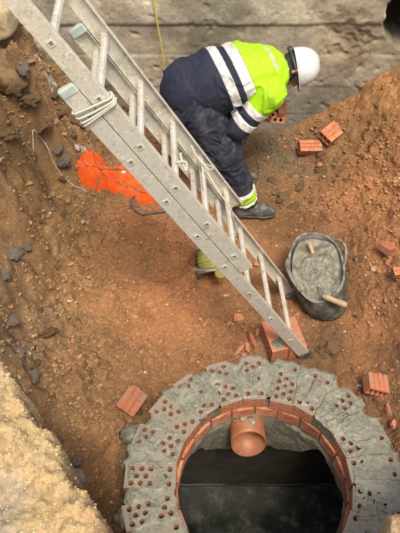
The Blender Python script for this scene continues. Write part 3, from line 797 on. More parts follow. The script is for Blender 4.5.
# cord lashing round the two left rails, just below the cap
def lash(t, k):
    pts = []
    for i in range(25):
        a = 2 * PI * i / 24
        cx_, cn = .013 + .024 * max(-1, min(1, 1.5 * math.cos(a))), -.041 + .087 * max(-1, min(1, 1.25 * math.sin(a)))
        pts.append(lad(t + .012 * math.sin(a + k) + .010 * i / 24, cx_, cn))
    return tube('cord_wrap', pts, .0052, M_ROPE, ladder, 6)
t_l = B_T1 - .605 - .16
for k in range(4): lash(t_l + k * .017 + rnd.uniform(-.002, .002), k)
# cable ties and loose wire ends half way down the ladder
def tangle(parent):
    c = lad(.28 * 1.0 + .04, LW - .12, .02)
    pts = [lad(.30, LW * .45, .01), lad(.36, LW * .55, .045), lad(.33, LW * .75, .03), lad(.25, LW * .86, .05), lad(.30, LW * .70, .055), lad(.38, LW * .78, .03), lad(.42, LW * .9, .02)]
    tube('tie_wire', spline(pts, 8), .0045, M_ROPE, parent, 6)
    pts = [lad(.30, LW * .68, .04), lad(.22, LW * .55, .05), lad(.10, LW * .50, .05), lad(.02, LW * .52, .03), lad(-.10, LW * .62, -.02), lad(-.2, LW * .7, -.05)]
    tube('tie_wire', spline(pts, 8), .0045, M_ROPE, parent, 6)
    bm = bmesh.new(); oriented_box(bm, A0, .255, .33, LW * .72, LW * .86, .017, .030, .004); link('tape_patch', bm_mesh('tape_patch', bm), M_ROPE, parent)
    pts = [lad(.28 * 2 + .02, LW * .30, .02), lad(.28 * 2 - .02, LW * .34, .05), lad(.28 * 2 - .05, LW * .30, .03), lad(.28 * 2 + .01, LW * .40, .04), lad(.28 * 2 - .04, LW * .55, .02)]
    tube('tie_wire', spline(pts, 8), .006, M_ROPE, parent, 6)
tangle(ladder)

# ------------------------------------------------------------------ implicit surfaces for the worker (smooth unions of round cones, meshed with surface nets)
class Field:
    def __init__(s, lo, hi, h):
        s.lo = np.array(lo, float); s.h = h; s.n = np.ceil((np.array(hi) - s.lo) / h).astype(int) + 1
        s.ax = [(s.lo[i] + h * np.arange(s.n[i])).astype(np.float32) for i in range(3)]
        s.F = np.full(s.n, 1.0, np.float32)
    def grid(s): return np.meshgrid(*s.ax, indexing='ij', sparse=True)
    def _sub(s, lo, hi):
        sl = []
        for i in range(3):
            a = max(0, int((lo[i] - s.lo[i]) / s.h) - 1); b = min(s.n[i], int((hi[i] - s.lo[i]) / s.h) + 2); sl.append(slice(a, max(a, b)))
        return tuple(sl)
    def cone(s, a, b, ra, rb, k=.03, sc=(1, 1, 1)):
        """round cone a-b; sc stretches the cross-section about the axis mid-point"""
        a = np.array(a, float); b = np.array(b, float); sc = np.array(sc, float); R = max(ra, rb) * sc.max() + 3 * k + .05
        sl = s._sub(np.minimum(a, b) - R, np.maximum(a, b) + R)
        if any(q.stop <= q.start for q in sl): return
        X, Y, Z = np.meshgrid(*[s.ax[i][sl[i]] for i in range(3)], indexing='ij', sparse=True)
        m = (a + b) / 2
        A = (a - m) / sc; B = (b - m) / sc
        x = (X - m[0]) / sc[0]; y = (Y - m[1]) / sc[1]; z = (Z - m[2]) / sc[2]
        d = B - A; L = max(1e-9, d @ d)
        t = np.clip(((x - A[0]) * d[0] + (y - A[1]) * d[1] + (z - A[2]) * d[2]) / L, 0, 1)
        D = np.sqrt((x - A[0] - t * d[0]) ** 2 + (y - A[1] - t * d[1]) ** 2 + (z - A[2] - t * d[2]) ** 2) - (ra + (rb - ra) * t)
        D = (D * sc.min()).astype(np.float32)
        F = s.F[sl]; h_ = np.clip(0.5 + 0.5 * (D - F) / k, 0, 1)
        s.F[sl] = D * (1 - h_) + F * h_ - k * h_ * (1 - h_)
    def chain(s, pts, rs, k=.03, sc=(1, 1, 1)):
        for i in range(len(pts) - 1): s.cone(pts[i], pts[i + 1], rs[i], rs[i + 1], k, sc)
def surface_nets(fld, F, name, sm=2):
    n = F.shape; S = F < 0
    c = [S[i:n[0] - 1 + i, j:n[1] - 1 + j, k:n[2] - 1 + k] for i in (0, 1) for j in (0, 1) for k in (0, 1)]
    cnt = sum(x.astype(np.int8) for x in c); act = (cnt > 0) & (cnt < 8)
    idx = -np.ones(act.shape, np.int64); I = np.argwhere(act); idx[act] = np.arange(len(I))
    acc = np.zeros((len(I), 3)); w = np.zeros(len(I))
    corners = [(i, j, k) for i in (0, 1) for j in (0, 1) for k in (0, 1)]
    val = {cc: F[I[:, 0] + cc[0], I[:, 1] + cc[1], I[:, 2] + cc[2]].astype(float) for cc in corners}
    for a in corners:
        for ax in range(3):
            if a[ax] == 1: continue
            b = list(a); b[ax] = 1; b = tuple(b)
            fa, fb = val[a], val[b]; m = (fa < 0) != (fb < 0)
            t = np.where(m, fa / np.where(m, fa - fb, 1), 0)
            p = np.array(a, float)[None] + t[:, None] * (np.array(b, float) - np.array(a, float))[None]
            acc += p * m[:, None]; w += m
    P = fld.lo + (I + acc / w[:, None]) * fld.h
    faces = []
    for ax in range(3):
        o1, o2 = (ax + 1) % 3, (ax + 2) % 3
        sl0 = [slice(None)] * 3; sl1 = [slice(None)] * 3; sl0[ax] = slice(0, -1); sl1[ax] = slice(1, None)
        ch = S[tuple(sl0)] != S[tuple(sl1)]
        E = np.argwhere(ch); ok = (E[:, o1] > 0) & (E[:, o2] > 0) & (E[:, o1] < n[o1] - 1) & (E[:, o2] < n[o2] - 1); E = E[ok]
        if len(E) == 0: continue
        def g(d1, d2):
            q = E.copy(); q[:, o1] += d1; q[:, o2] += d2; return idx[q[:, 0], q[:, 1], q[:, 2]]
        q = np.stack([g(-1, -1), g(0, -1), g(0, 0), g(-1, 0)], -1)
        fl = ~S[E[:, 0], E[:, 1], E[:, 2]]
        q[fl] = q[fl][:, ::-1]; faces.append(q)
    Fq = np.concatenate(faces); Fq = Fq[(Fq >= 0).all(1)]
    for _ in range(sm):     # light relaxation
        acc = np.zeros_like(P); w = np.zeros(len(P))
        for a in range(4):
            for b in ((a + 1) % 4, (a + 3) % 4):
                np.add.at(acc, Fq[:, a], P[Fq[:, b]]); np.add.at(w, Fq[:, a], 1)
        P = P * .5 + .5 * acc / np.maximum(w, 1)[:, None]
    return mesh_np(name, P, Fq, True)

# ------------------------------------------------------------------ the worker, bent over with the head towards the wall
person = thing('person', 'worker in white helmet, yellow and navy jacket and navy trousers bending forward', 'person', (.3, 3.45, 0))
def pl(name, me, mat, parent=person):
    o = link(name, me, mat); o.parent = parent
    M = Matrix.Identity(4); q = parent
    off = Vector((0, 0, 0))
    while q is not None: off += Vector(q.location); q = q.parent
    me.transform(Matrix.Translation(-off)); return o
R_SH, R_EL, R_WR = (.475, 3.425, 1.055), (.262, 3.385, .805), (.43, 3.60, .79)
L_SH, L_EL, L_WR = (.475, 3.80, 1.055), (.38, 3.97, .83), (.58, 3.84, .74)
R_HIP, R_KN, R_AN = (.0, 3.47, .875), (.175, 3.385, .60), (.355, 3.33, .17)
L_HIP, L_KN, L_AN = (-.01, 3.71, .885), (.13, 3.75, .58), (.24, 3.74, .17)
def torso(f, e=0.0):
    sc = (1, 1.24, 1)
    f.chain([(-.085, 3.6, .985), (.08, 3.6, 1.04), (.26, 3.6, 1.095), (.42, 3.6, 1.105), (.50, 3.605, 1.105)], [.186 + e, .182 + e, .178 + e, .158 + e, .115 + e], .05, sc)
    f.cone((.12, 3.6, .98), (.30, 3.6, 1.02), .15 + e, .14 + e, .06, sc)
def arms(f, e=0.0, k=.035):
    for S_, E_, W_ in ((R_SH, R_EL, R_WR), (L_SH, L_EL, L_WR)):
        f.chain([(S_[0] - .03, S_[1] + (.06 if S_[1] < 3.6 else -.06), S_[2] + .01), S_, E_], [.085 + e, .088 + e, .073 + e], k); f.cone(E_, W_, .073 + e, .052 + e, .03)
def legs(f, e=0.0):
    for H_, K_, A_ in ((R_HIP, R_KN, R_AN), (L_HIP, L_KN, L_AN)):
        f.chain([H_, K_, A_], [.158 + e, .122 + e, .083 + e], .05)
    f.cone((-.07, 3.53, .95), (-.07, 3.67, .95), .165 + e, .165 + e, .06)
def wrinkle(f, F, amp, sx, seed):
    X, Y, Z = f.grid()
    lo = np.abs(F) < .05
    ii = np.argwhere(lo); x = f.ax[0][ii[:, 0]]; y = f.ax[1][ii[:, 1]]; z = f.ax[2][ii[:, 2]]
    wob = fbm3(x * 5, y * 5, z * 5, 2, seed + 9)
    n = (1 - np.abs(noise3(x * sx[0] + wob * 1.3, y * sx[1], z * sx[2] + wob * 1.3, seed))) ** 3.5 - .35
    n2 = 1.6 * (1 - np.abs(noise3(x * sx[0] * 2.1 + wob * 2, y * sx[1] * 1.6, z * sx[2] * 1.9 - x * 9 + wob * 2, seed + 3))) ** 4 - .5
    F = F.copy(); F[ii[:, 0], ii[:, 1], ii[:, 2]] -= (amp * n + amp * .35 * n2).astype(np.float32)
    return F

HB = .0058
# jacket: navy skirt and sleeves, yellow upper part, reflective bands
jf = Field((-.36, 3.2, .60), (.66, 4.12, 1.36), HB); torso(jf, .004); arms(jf, .004)
JF = wrinkle(jf, jf.F, .011, (11, 6, 8), 610)
X, Y, Z = jf.grid()
q = X + .30 * (Y - 3.6) + .36 * (Z - 1.1)
def arm_t(S_, E_):
    S_ = np.array(S_); E_ = np.array(E_); d = E_ - S_; L = d @ d
    return ((X - S_[0]) * d[0] + (Y - S_[1]) * d[1] + (Z - S_[2]) * d[2]) / L
def seg_dist(S_, E_):
    S_ = np.array(S_); E_ = np.array(E_); d = E_ - S_; t = np.clip(arm_t(S_, E_), 0, 1)
    return np.sqrt((X - S_[0] - t * d[0]) ** 2 + (Y - S_[1] - t * d[1]) ** 2 + (Z - S_[2] - t * d[2]) ** 2)
tR, tL = arm_t(R_SH, R_EL), arm_t(L_SH, L_EL)
dR = np.minimum(seg_dist(R_SH, R_EL), seg_dist(R_EL, R_WR)) - .112; dL = np.minimum(seg_dist(L_SH, L_EL), seg_dist(L_EL, L_WR)) - .112
armR = (dR < 0) & (tR > .12) & (Z < 1.09); armL = (dL < 0) & (tL > .12) & (Z < 1.09)
isarm = armR | armL
tA = np.where(armR, tR, tL)
coord = np.where(isarm, (tA - .40) * .33, .31 - q)       # > 0 : navy side
coord = coord.astype(np.float32)
neck_clip = np.maximum(-(X - .60), -9) * 0
def slab(c, a, b): return np.maximum(a - c, c - b)
yellow = np.maximum(JF, coord)
navy = np.maximum(JF, -coord + .001)
pl('jacket_upper', surface_nets(jf, np.maximum(JF, coord - .002), 'jacket_upper', 1), M_YEL)
jn = pl('jacket_lower', surface_nets(jf, navy, 'jacket_lower', 1), M_NAVY)
torso_c = np.where(isarm, 9.0, q).astype(np.float32); arm_c = np.where(isarm, tA, -9.0).astype(np.float32)
big = np.float32(1)
for a, b in ((.115, .185), (.228, .308)):
    pl('reflective_band', surface_nets(jf, np.maximum(JF - .005, np.where(isarm, big, slab(q, a, b)).astype(np.float32)), 'reflective_band', 1), M_REFL)
for aa, tt in ((armR, tR), (armL, tL)):
    for a, b in ((.38, .56), (.70, .88)):
        pl('reflective_band', surface_nets(jf, np.maximum(JF - .005, np.where(aa, slab(tt, a, b) * .33, big).astype(np.float32)), 'reflective_band', 1), M_REFL)
del X, Y, Z, q, tR, tL, dR, dL
# trousers with a hi-vis cuff
tf = Field((-.32, 3.12, .06), (.56, 4.02, 1.2), HB); legs(tf, 0)
TF = wrinkle(tf, tf.F, .016, (9, 9, 15), 640)
X, Y, Z = tf.grid()
TF = np.maximum(TF, (.085 - Z).astype(np.float32))
trousers = pl('trousers', surface_nets(tf, TF, 'trousers', 1), M_TROUS)
for K_, A_ in ((R_KN, R_AN), (L_KN, L_AN)):
    K_ = np.array(K_); A_ = np.array(A_); d = A_ - K_
    t = ((X - K_[0]) * d[0] + (Y - K_[1]) * d[1] + (Z - K_[2]) * d[2]) / (d @ d)
    near = np.sqrt((X - A_[0]) ** 2 + (Y - A_[1]) ** 2 + (Z - A_[2]) ** 2) - .24
    for a, b, m_, nm_ in ((.80, .865, M_REFL, 'reflective_band'), (.867, 1.0, M_YEL, 'hivis_band'), (1.002, 1.045, M_REFL, 'reflective_band')):
        pl(nm_, surface_nets(tf, np.maximum(np.maximum(TF - .006, slab(t, a, b) * .45), near).astype(np.float32), nm_, 1), m_)
# body: one continuous skin under the clothes with head, neck and hands
HC = Vector((.955, .06, .20)).normalized()              # crown direction
HF = Vector((.15, -.30, -.93)); HF = (HF - HC * HF.dot(HC)).normalized(); HS = HC.cross(HF)
HB0 = Vector((.672, 3.632, 1.125))                      # centre of the helmet's rim
def hp(c, f, s): return tuple(HB0 + HC * c + HF * f + HS * s)
bf = Field((-.30, 3.15, .05), (.95, 4.10, 1.35), .0062)
torso(bf, -.03); arms(bf, -.022); legs(bf, -.025)
bf.chain([(.44, 3.605, 1.10), (.55, 3.615, 1.115), hp(-.05, -.012, 0)], [.085, .062, .060], .03)
bf.cone(hp(.02, -.015, 0), hp(.045, .0, 0), .092, .086, .03)
bf.cone(hp(-.02, .01, 0), hp(-.085, .055, 0), .078, .048, .03)          # face to chin
bf.cone(hp(-.022, .098, 0), hp(-.048, .112, 0), .011, .015, .012)      # nose
bf.cone(hp(-.004, .082, -.03), hp(-.004, .082, .03), .018, .018, .015)  # brow
bf.cone(hp(-.078, .092, -.02), hp(-.078, .092, .02), .010, .010, .01)   # mouth
for s in (-1, 1):
    bf.chain([hp(-.010, -.006, s * .085), hp(-.022, -.012, s * .098), hp(-.050, -.004, s * .094), hp(-.060, .004, s * .084)], [.010, .013, .012, .009], .008)
def hand(f, W_, tipdir, side, up):
    W_ = Vector(W_); t = Vector(tipdir).normalized(); u = Vector(up); u = (u - t * u.dot(t)).normalized(); sd_ = t.cross(u) * side
    pc = W_ + t * .055
    f.chain([tuple(W_), tuple(pc)], [.030, .036], .02); f.cone(tuple(pc - sd_ * .022), tuple(pc + sd_ * .022), .023, .023, .015)
    kn = W_ + t * .092
    for i, ln in enumerate((.070, .080, .075, .058)):
        b0 = kn + sd_ * (.032 - .0215 * i); b1 = b0 + t * ln * .5 - u * .012; b2 = b1 + t * ln * .22 - u * ln * .38; b3 = b2 - u * ln * .32 - t * .004
        f.chain([tuple(b0 - t * .03), tuple(b0), tuple(b1), tuple(b2), tuple(b3)], [.011, .0105, .0098, .0092, .008], .005)
    th0 = W_ + t * .035 + sd_ * .034; th1 = th0 + t * .032 + sd_ * .026 - u * .012; th2 = th1 + t * .03 + sd_ * .004 - u * .022
    f.chain([tuple(th0), tuple(th1), tuple(th2)], [.015, .0125, .0105], .008)
BRK = Vector((.60, 3.745, .655))
hand(bf, R_WR, BRK + Vector((-.03, -.03, .035)) - Vector(R_WR), 1, (.1, -.3, .95)); hand(bf, L_WR, Vector((.62, 3.76, .69)) - Vector(L_WR), -1, (.1, .3, .95))
for A_, tx in ((R_AN, .10), (L_AN, .10)):
    bf.chain([A_, (A_[0] - .01, A_[1], .085), (A_[0] + .13, A_[1] - .01, .06)], [.05, .045, .04], .02)
body = pl('body', surface_nets(bf, bf.F, 'body', 2), M_SKIN)
# hair below the helmet at the back and sides
hf = Field(tuple(HB0 - Vector((.2, .2, .2))), tuple(HB0 + Vector((.2, .2, .2))), .005)
hf.cone(hp(.02, -.022, 0), hp(-.035, -.035, 0), .092, .078, .03)
pl('hair', surface_nets(hf, hf.F, 'hair', 1), M_HAIR)
# navy collar
cf = Field((.46, 3.45, .95), (.68, 3.8, 1.3), .005)
cf.cone((.530, 3.61, 1.110), (.592, 3.617, 1.122), .106, .084, .01)
pl('collar', surface_nets(cf, cf.F, 'collar', 2), M_NAVY)
# boots
for A_, yaw in ((R_AN, .04), (L_AN, .1)):
    d = Vector((math.cos(yaw), -math.sin(yaw), 0)); a0 = Vector((A_[0], A_[1], 0))
    f = Field((A_[0] - .2, A_[1] - .2, -.03), (A_[0] + .33, A_[1] + .2, .3), .005)
    def P(t, z, s=0): return tuple(a0 + d * t + Vector((0, s, z)))
    f.chain([P(-.01, .20), P(-.02, .10), P(-.035, .055)], [.060, .056, .052], .02)
    f.chain([P(-.03, .05), P(.07, .062), P(.15, .050), P(.20, .042)], [.050, .052, .048, .040], .03, (1, 1.0, 1))
    F = f.F; Xb, Yb, Zb = f.grid()
    F = np.maximum(F, (.012 - Zb).astype(np.float32))
    n = fbm3(Xb * 40, Yb * 40 + 0 * Zb, Zb * 60, 2, 655) * .0018
    b_ = pl('boot', surface_nets(f, F + n.astype(np.float32), 'boot', 1), M_BOOT)
    s2 = Field((A_[0] - .2, A_[1] - .2, -.03), (A_[0] + .33, A_[1] + .2, .1), .005)
    s2.chain([P(-.03, .03), P(.06, .03), P(.15, .03), P(.20, .03)], [.054, .050, .054, .046], .02)
    F2 = np.maximum(np.maximum(s2.F, (-.002 - s2.grid()[2]).astype(np.float32)), (s2.grid()[2] - .026).astype(np.float32))
    so = surface_nets(s2, F2, 'sole', 0); o = link('sole', so, M_RUBBER); o.parent = b_; so.transform(Matrix.Translation(-Vector(person.location)))
# helmet
def helmet():
    n, m = 48, 22; V = []
    for j in range(m):
        e = PI / 2 * j / (m - 1)
        for i in range(n):
            a = 2 * PI * i / n; ca, sa = math.cos(a), math.sin(a)
            r = math.cos(e) ** .82
            f_, s_ = .128 * ca * r, .108 * sa * r; c_ = .148 * math.sin(e) ** .95
            rib = .006 * max(0, 1 - abs(s_) / .018) * min(1, c_ / .08)          # low ridge along the crown
            V.append(hp(c_ + rib - .012, f_, s_))
    Fq = grid_faces(m, n)
    Fq = np.concatenate([Fq, np.array([(j * n + n - 1, (j + 1) * n + n - 1, (j + 1) * n, j * n) for j in range(m - 1)])])
    me = mesh_np('helmet_shell', np.array(V), Fq, True)
    hroot = pl('helmet', me, M_HELMET); md = hroot.modifiers.new('thick', 'SOLIDIFY'); md.thickness = .004; md.offset = -1
    # rim and peak
    V = []; prof = [(.0, .0), (.010, -.004), (.012, -.008), (.004, -.009)]
    for i in range(n):
        a = 2 * PI * i / n; ca, sa = math.cos(a), math.sin(a)
        pk = .030 * max(0, (ca - .25) / .75) ** .7 if ca > .25 else 0
        for k, (o_, c_) in enumerate(prof):
            w = (1 if k < 3 else .9)
            V.append(hp(-.010 + c_ - (pk * .18 if k in (1, 2) else 0), (.127 + o_) * ca + (pk if k in (1, 2) else 0), (.107 + o_) * sa))
    me = mesh_np('helmet_peak', np.array(V), grid_faces(n, 4, True), True)
    p_ = link('peak', me, M_HELMET); me.transform(Matrix.Translation(-Vector(person.location))); p_.parent = hroot
    # black headband with its adjuster behind the neck, and chin strap
    pts = [hp(-.028 - .012 * math.cos(a), -.014 - .112 * math.cos(a), .100 * math.sin(a)) for a in np.linspace(-1.9, 1.9, 30)]
    def strap(name, pts, r):
        o = tube(name, pts, r, M_STRAP, None, 8); o.data.transform(Matrix.Translation(-Vector(person.location))); o.parent = hroot; return o
    strap('headband', pts, .011)
    strap('headband_adjuster', [hp(-.036, -.128, -.035), hp(-.045, -.136, 0), hp(-.036, -.128, .035)], .017)
    strap('chin_strap', spline([hp(-.01, .02, .103), hp(-.05, .045, .09), hp(-.10, .075, .045), hp(-.115, .085, 0), hp(-.10, .075, -.045), hp(-.05, .045, -.09), hp(-.01, .02, -.103)], 5), .005)
helmet()
# worn reflective lettering across the shoulders
from mathutils.bvhtree import BVHTree
def lettering():
    up = bpy.data.objects['jacket_upper'].data; off = Vector(person.location)
    vv = [v.co + off for v in up.vertices]; bt = BVHTree.FromPolygons(vv, [tuple(p.vertices) for p in up.polygons])
    # strokes are laid on the back along a line from the far shoulder to the near one
    path = [aty(a, b, 3.7) for a, b in ((264.5, 46.5), (268.5, 51), (271.5, 56), (273.5, 61), (275.5, 66), (278, 70))]
    path = spline(path, 12); bm = bmesh.new(); r = random.Random(3)
    cam_p = Vector((0, 0, CAM_H)); hits = []
    for p in path:
        h = bt.ray_cast(cam_p, (p - cam_p).normalized())
        if h[0] is not None: hits.append((h[0], h[1]))
    def quad(c, nrm, ax, w, h, sk=0):
        ax = (ax - nrm * ax.dot(nrm)).normalized(); bx = nrm.cross(ax); c = c + nrm * .0015
        top = [c + ax * (sx * w) + bx * (sy * h) + ax * sk * sy for sx, sy in ((-1, -1), (1, -1), (1, 1), (-1, 1))]
        T = [bm.verts.new(t + nrm * .0012) for t in top]; Bv = [bm.verts.new(t - nrm * .003) for t in top]
        bm.faces.new(T); bm.faces.new(Bv[::-1])
        for k in range(4): bm.faces.new((T[k], T[(k + 1) % 4], Bv[(k + 1) % 4], Bv[k]))
    for i in range(1, len(hits) - 1, 2):
        c, nr = hits[i]; ax = hits[i + 1][0] - hits[i - 1][0]
        kind = (i // 2) % 4
        quad(c, nr, ax, .0022, .013 if kind != 2 else .009, r.uniform(-.004, .004))
        axn = ax.normalized(); bx = nr.cross(axn)
        if kind in (0, 1): quad(c + axn * .004 + bx * .010, nr, ax, .0035, .0022)
        if kind in (1, 3): quad(c + axn * .004 - bx * .010, nr, ax, .0035, .0022)
    pl('back_lettering', bm_mesh('back_lettering', bm), M_REFL)
lettering()

# ------------------------------------------------------------------ loose bricks
PERF2 = perforated_brick_mesh('loose_perforated_brick', Hh=.114); PERF2.materials.append(M_PALEBRICK)
HELD = perforated_brick_mesh('held_brick'); HELD.materials.append(M_BRICK)
def basis(xd, zd):
    z = Vector(zd).normalized(); x = Vector(xd); x = (x - z * x.dot(z)).normalized(); y = z.cross(x)
    return Matrix((x, y, z)).transposed().to_euler()
hb = link('perforated_brick', HELD, None, None, aty(270, 114.5, 3.735), basis((.96, .10, -.18), (.12, -.80, .58)))
tag(hb, 'perforated red brick held in the hands of the worker against the concrete wall', 'brick')
# two bricks on edge under the foot of the ladder, perforated faces to the left
e0 = Vector((.49, 0, 0))
c_a, c_b = at(260, 322, .115), at(273, 357, .115)
ld = (c_b - c_a); ld.z = 0; ld.normalize(); nd = Vector((-ld.y, ld.x, 0)); nd = nd if nd.x < 0 else -nd
g0 = .028
for k, (sh, dz, lab) in enumerate(((0.0, 0, 'brick on edge with a mortar patch and holes facing the shards, below the ladder rail'), (.012, .002, 'clean brick on edge between the ladder foot and the bucket, touching the mortar stained one'))):
    c = (c_a + c_b) / 2 - nd * (.1145 * k) + ld * sh; c.z = g0 + .0575 + dz
    o = link('perforated_brick', PERF2, None, None, c, basis(ld, nd)); tag(o, lab, 'brick', 'perforated bricks by the ladder foot')
    if k == 0:
        # wet mortar smeared over its near end
        lm = lump_mesh('mortar_patch', 140, .050, .045, .006, 3, .3)
        mp_ = link('mortar_patch', lm, M_MORTAR, o); mp_.location = Vector((.075, .057 if (o.rotation_euler.to_matrix() @ Vector((0, 1, 0))).z > 0 else -.057, -.06)); mp_.rotation_euler = (PI / 2, 0, 0)

def ribbed_brick_mesh(name, L, W, Hh, ribs=3, seed=0, broken=True):
    """hollow brick: ribs along X on the upper and lower face, square cells through its length"""
    bm = bmesh.new(); prof = []
    n = ribs
    for i in range(n):
        y0 = -W / 2 + W * i / n; y1 = -W / 2 + W * (i + 1) / n; g = W / n * .14
        prof += [(y0 + g, Hh / 2), (y1 - g, Hh / 2), (y1 - g * .4, Hh / 2 - .006), (y1 + g * .4, Hh / 2 - .006)] if i < n - 1 else [(y0 + g, Hh / 2), (W / 2, Hh / 2)]
    prof = [(-W / 2, Hh / 2)] + prof[1:]
    low = [(y, -z) for y, z in prof[::-1]]
    ring = prof + low
    r = random.Random(seed); segs = 4; rows = []
    for k in range(segs + 1):
        x = -L / 2 + L * k / segs; row = []
        for (y, z) in ring:
            jag = r.uniform(-.018, .012) if (broken and k == segs) else r.uniform(-.0015, .0015)
            row.append(bm.verts.new((x + jag, y + r.uniform(-.001, .001), z + r.uniform(-.0008, .0008))))
        rows.append(row)
    m = len(ring)
    for A, B in zip(rows[:-1], rows[1:]):
        for i in range(m): bm.faces.new((A[i], A[(i + 1) % m], B[(i + 1) % m], B[i]))
    for row, sgn, x in ((rows[0], -1, -L / 2), (rows[-1], 1, L / 2)):
        # end web with square cells sunk into it
        cells = []; wd = W / n; t = .008
        edges = [bm.edges.get((row[i], row[(i + 1) % m])) for i in range(m)]
        for i in range(n):
            y0 = -W / 2 + wd * i + (t if i == 0 else t / 2); y1 = -W / 2 + wd * (i + 1) - (t if i == n - 1 else t / 2)
            q = [bm.verts.new((x, y, z)) for y, z in ((y0, -Hh / 2 + t + .004), (y1, -Hh / 2 + t + .004), (y1, Hh / 2 - t - .004), (y0, Hh / 2 - t - .004))]
            edges += [bm.edges.new((q[j], q[(j + 1) % 4])) for j in range(4)]; cells.append(q)
        res = bmesh.ops.triangle_fill(bm, use_beauty=True, edges=edges)
        kill = [f for f in res['geom'] if isinstance(f, bmesh.types.BMFace) and any(all(v in q for v in f.verts) for q in cells)]
        bmesh.ops.delete(bm, geom=kill, context='FACES_ONLY')
        for q in cells:
            dq = [bm.verts.new((v.co.x - sgn * min(.06, L * .42), v.co.y, v.co.z)) for v in q]
            for j in range(4): bm.faces.new((q[j], q[(j + 1) % 4], dq[(j + 1) % 4], dq[j]))
            bm.faces.new(dq)
    return bm_mesh(name, bm)
def put_ribbed(px, py, L, W, Hh, ang, tilt, roll, label, ribs=3, seed=0, z=None, mat=M_PALEBRICK, lift=0.0):
    p = hit(px, py, Hh * .4)
    me = ribbed_brick_mesh('hollow_brick', L, W, Hh, ribs, seed); me.materials.append(mat)
    g = max(gz(p.x + dx, p.y + dy) for dx in (-.03, 0, .03) for dy in (-.03, 0, .03))
    o = link('hollow_brick', me, None, None, (p.x, p.y, g + Hh * .42 + lift), (roll, tilt, ang)); tag(o, label, 'brick', 'broken hollow bricks'); return o
put_ribbed(309, 150, .185, .10, .075, .10, .06, .45, 'broken ribbed hollow brick lying flat beside a brown clod near the wall foot', 3, 1, mat=M_BRICK)
put_ribbed(330, 137, .16, .13, .075, .75, -.10, .35, 'broken ribbed hollow brick tilted on the slope above its flat neighbour near the wall foot', 3, 2, mat=M_BRICK)
put_ribbed(384.5, 253, .10, .075, .05, 2.2, .1, .25, 'small ribbed brick piece on the bare soil to the right of the bucket', 3, 3)
put_ribbed(397, 277, .09, .06, .05, .15, .0, .2, 'small ribbed brick end lying beyond the bucket at the foot of the slope', 2, 4)
put_ribbed(374, 388, .115, .135, .07, 1.50, .0, .35, 'ribbed hollow brick half buried in dark soil just outside the well', 4, 5, lift=.02)
put_ribbed(133, 406, .15, .125, .07, .95, -.25, .30, 'orange ribbed hollow brick leaning on the outside of the well by spilt mortar', 3, 6, lift=.03)

# brick shards
def shard_mesh(name, seed, sx, sy, th):
    r = random.Random(seed); n = 7; bm = bmesh.new()
    top, bot = [], []
    for k in range(n):
        a = 2 * PI * k / n + r.uniform(-.25, .25); q = r.uniform(.65, 1.1)
        x, y = sx * q * math.cos(a), sy * q * math.sin(a)
        top.append(bm.verts.new((x, y, th / 2 + r.uniform(-.004, .004)))); bot.append(bm.verts.new((x * 1.04 + r.uniform(-.004, .004), y * 1.04, -th / 2)))
    bm.faces.new(top); bm.faces.new(bot[::-1])
    for k in range(n): bm.faces.new((top[(k + 1) % n], top[k], bot[k], bot[(k + 1) % n]))
    return bm_mesh(name, bm)
for k, (px, py, sx, sy, th, rot, lab, m_) in enumerate([
        (238, 318, .050, .040, .022, (.25, .15, .4), 'flat terracotta shard lying alone on the soil next to the ladder', M_PALEBRICK),
        (252, 341, .022, .070, .03, (.2, .3, .35), 'long narrow brick splinter against the bricks under the ladder foot', M_PALEBRICK),
        (248, 349, .020, .050, .025, (.1, -.3, .1), 'short brick splinter beside the longer splinter at the ladder foot', M_PALEBRICK),
        (239, 351, .014, .060, .018, (.1, .1, -.7), 'thin pink brick sliver on the ground close to the well rim', M_PALEBRICK),
        (244, 357, .020, .030, .02, (.2, .4, .9), 'stubby brick crumb between the thin pink sliver and the well', M_PALEBRICK),
        (257, 333, .016, .034, .02, (.5, .2, -.2), 'brick chip propped against the mortar stained brick', M_PALEBRICK),
        (245, 341, .014, .020, .016, (.3, .2, .9), 'tiny brick crumb beside the long narrow splinter', M_BRICK),
        (232, 324, .012, .018, .012, (.1, .2, .3), 'tiny brick crumb next to the flat terracotta shard', M_BRICK),
        (320, 165, .028, .022, .02, (.2, .1, .5), 'small red brick chip below the hollow bricks near the wall foot', M_BRICK),
        (256, 264, .030, .026, .03, (.5, .3, .2), 'rounded terracotta lump beside a ladder rung on the soil', M_PALEBRICK),
        (285, 305, .05, .02, .02, (.1, .2, 1.2), 'red clay smear of crushed brick beneath the ladder rungs', M_BRICK),
        (97, 212, .030, .016, .015, (.1, .1, .2), 'small dull red shard on the soil below the orange vest', M_BRICK),
        (388, 409, .014, .05, .018, (.1, .3, .25), 'narrow red brick sliver wedged beside the outside of the well', M_PALEBRICK),
        (394, 425, .018, .035, .02, (.4, .1, .5), 'stubby red brick sliver in the dark soil hugging the well', M_PALEBRICK),
        (78, 168, .030, .02, .02, (.3, .2, 1.0), 'pinkish stone chip poking out under the orange vest', M_PALEBRICK),
        (30, 62, .05, .035, .02, (.5, .1, .4), 'dark flat tile fragment stuck in the bank above the vest', M_BROWNROCK),
        (47, 70, .018, .06, .018, (.5, .3, .8), 'narrow grey broken tile strip embedded in the dark bank', M_BROWNROCK)]):
    p = hit(px, py, .01)
    o = link('brick_shard', shard_mesh('brick_shard', 30 + k, sx, sy, th), m_, None, (p.x, p.y, gz(p.x, p.y) + th * .35 + .004), rot); tag(o, lab, 'shard', 'broken brick shards')

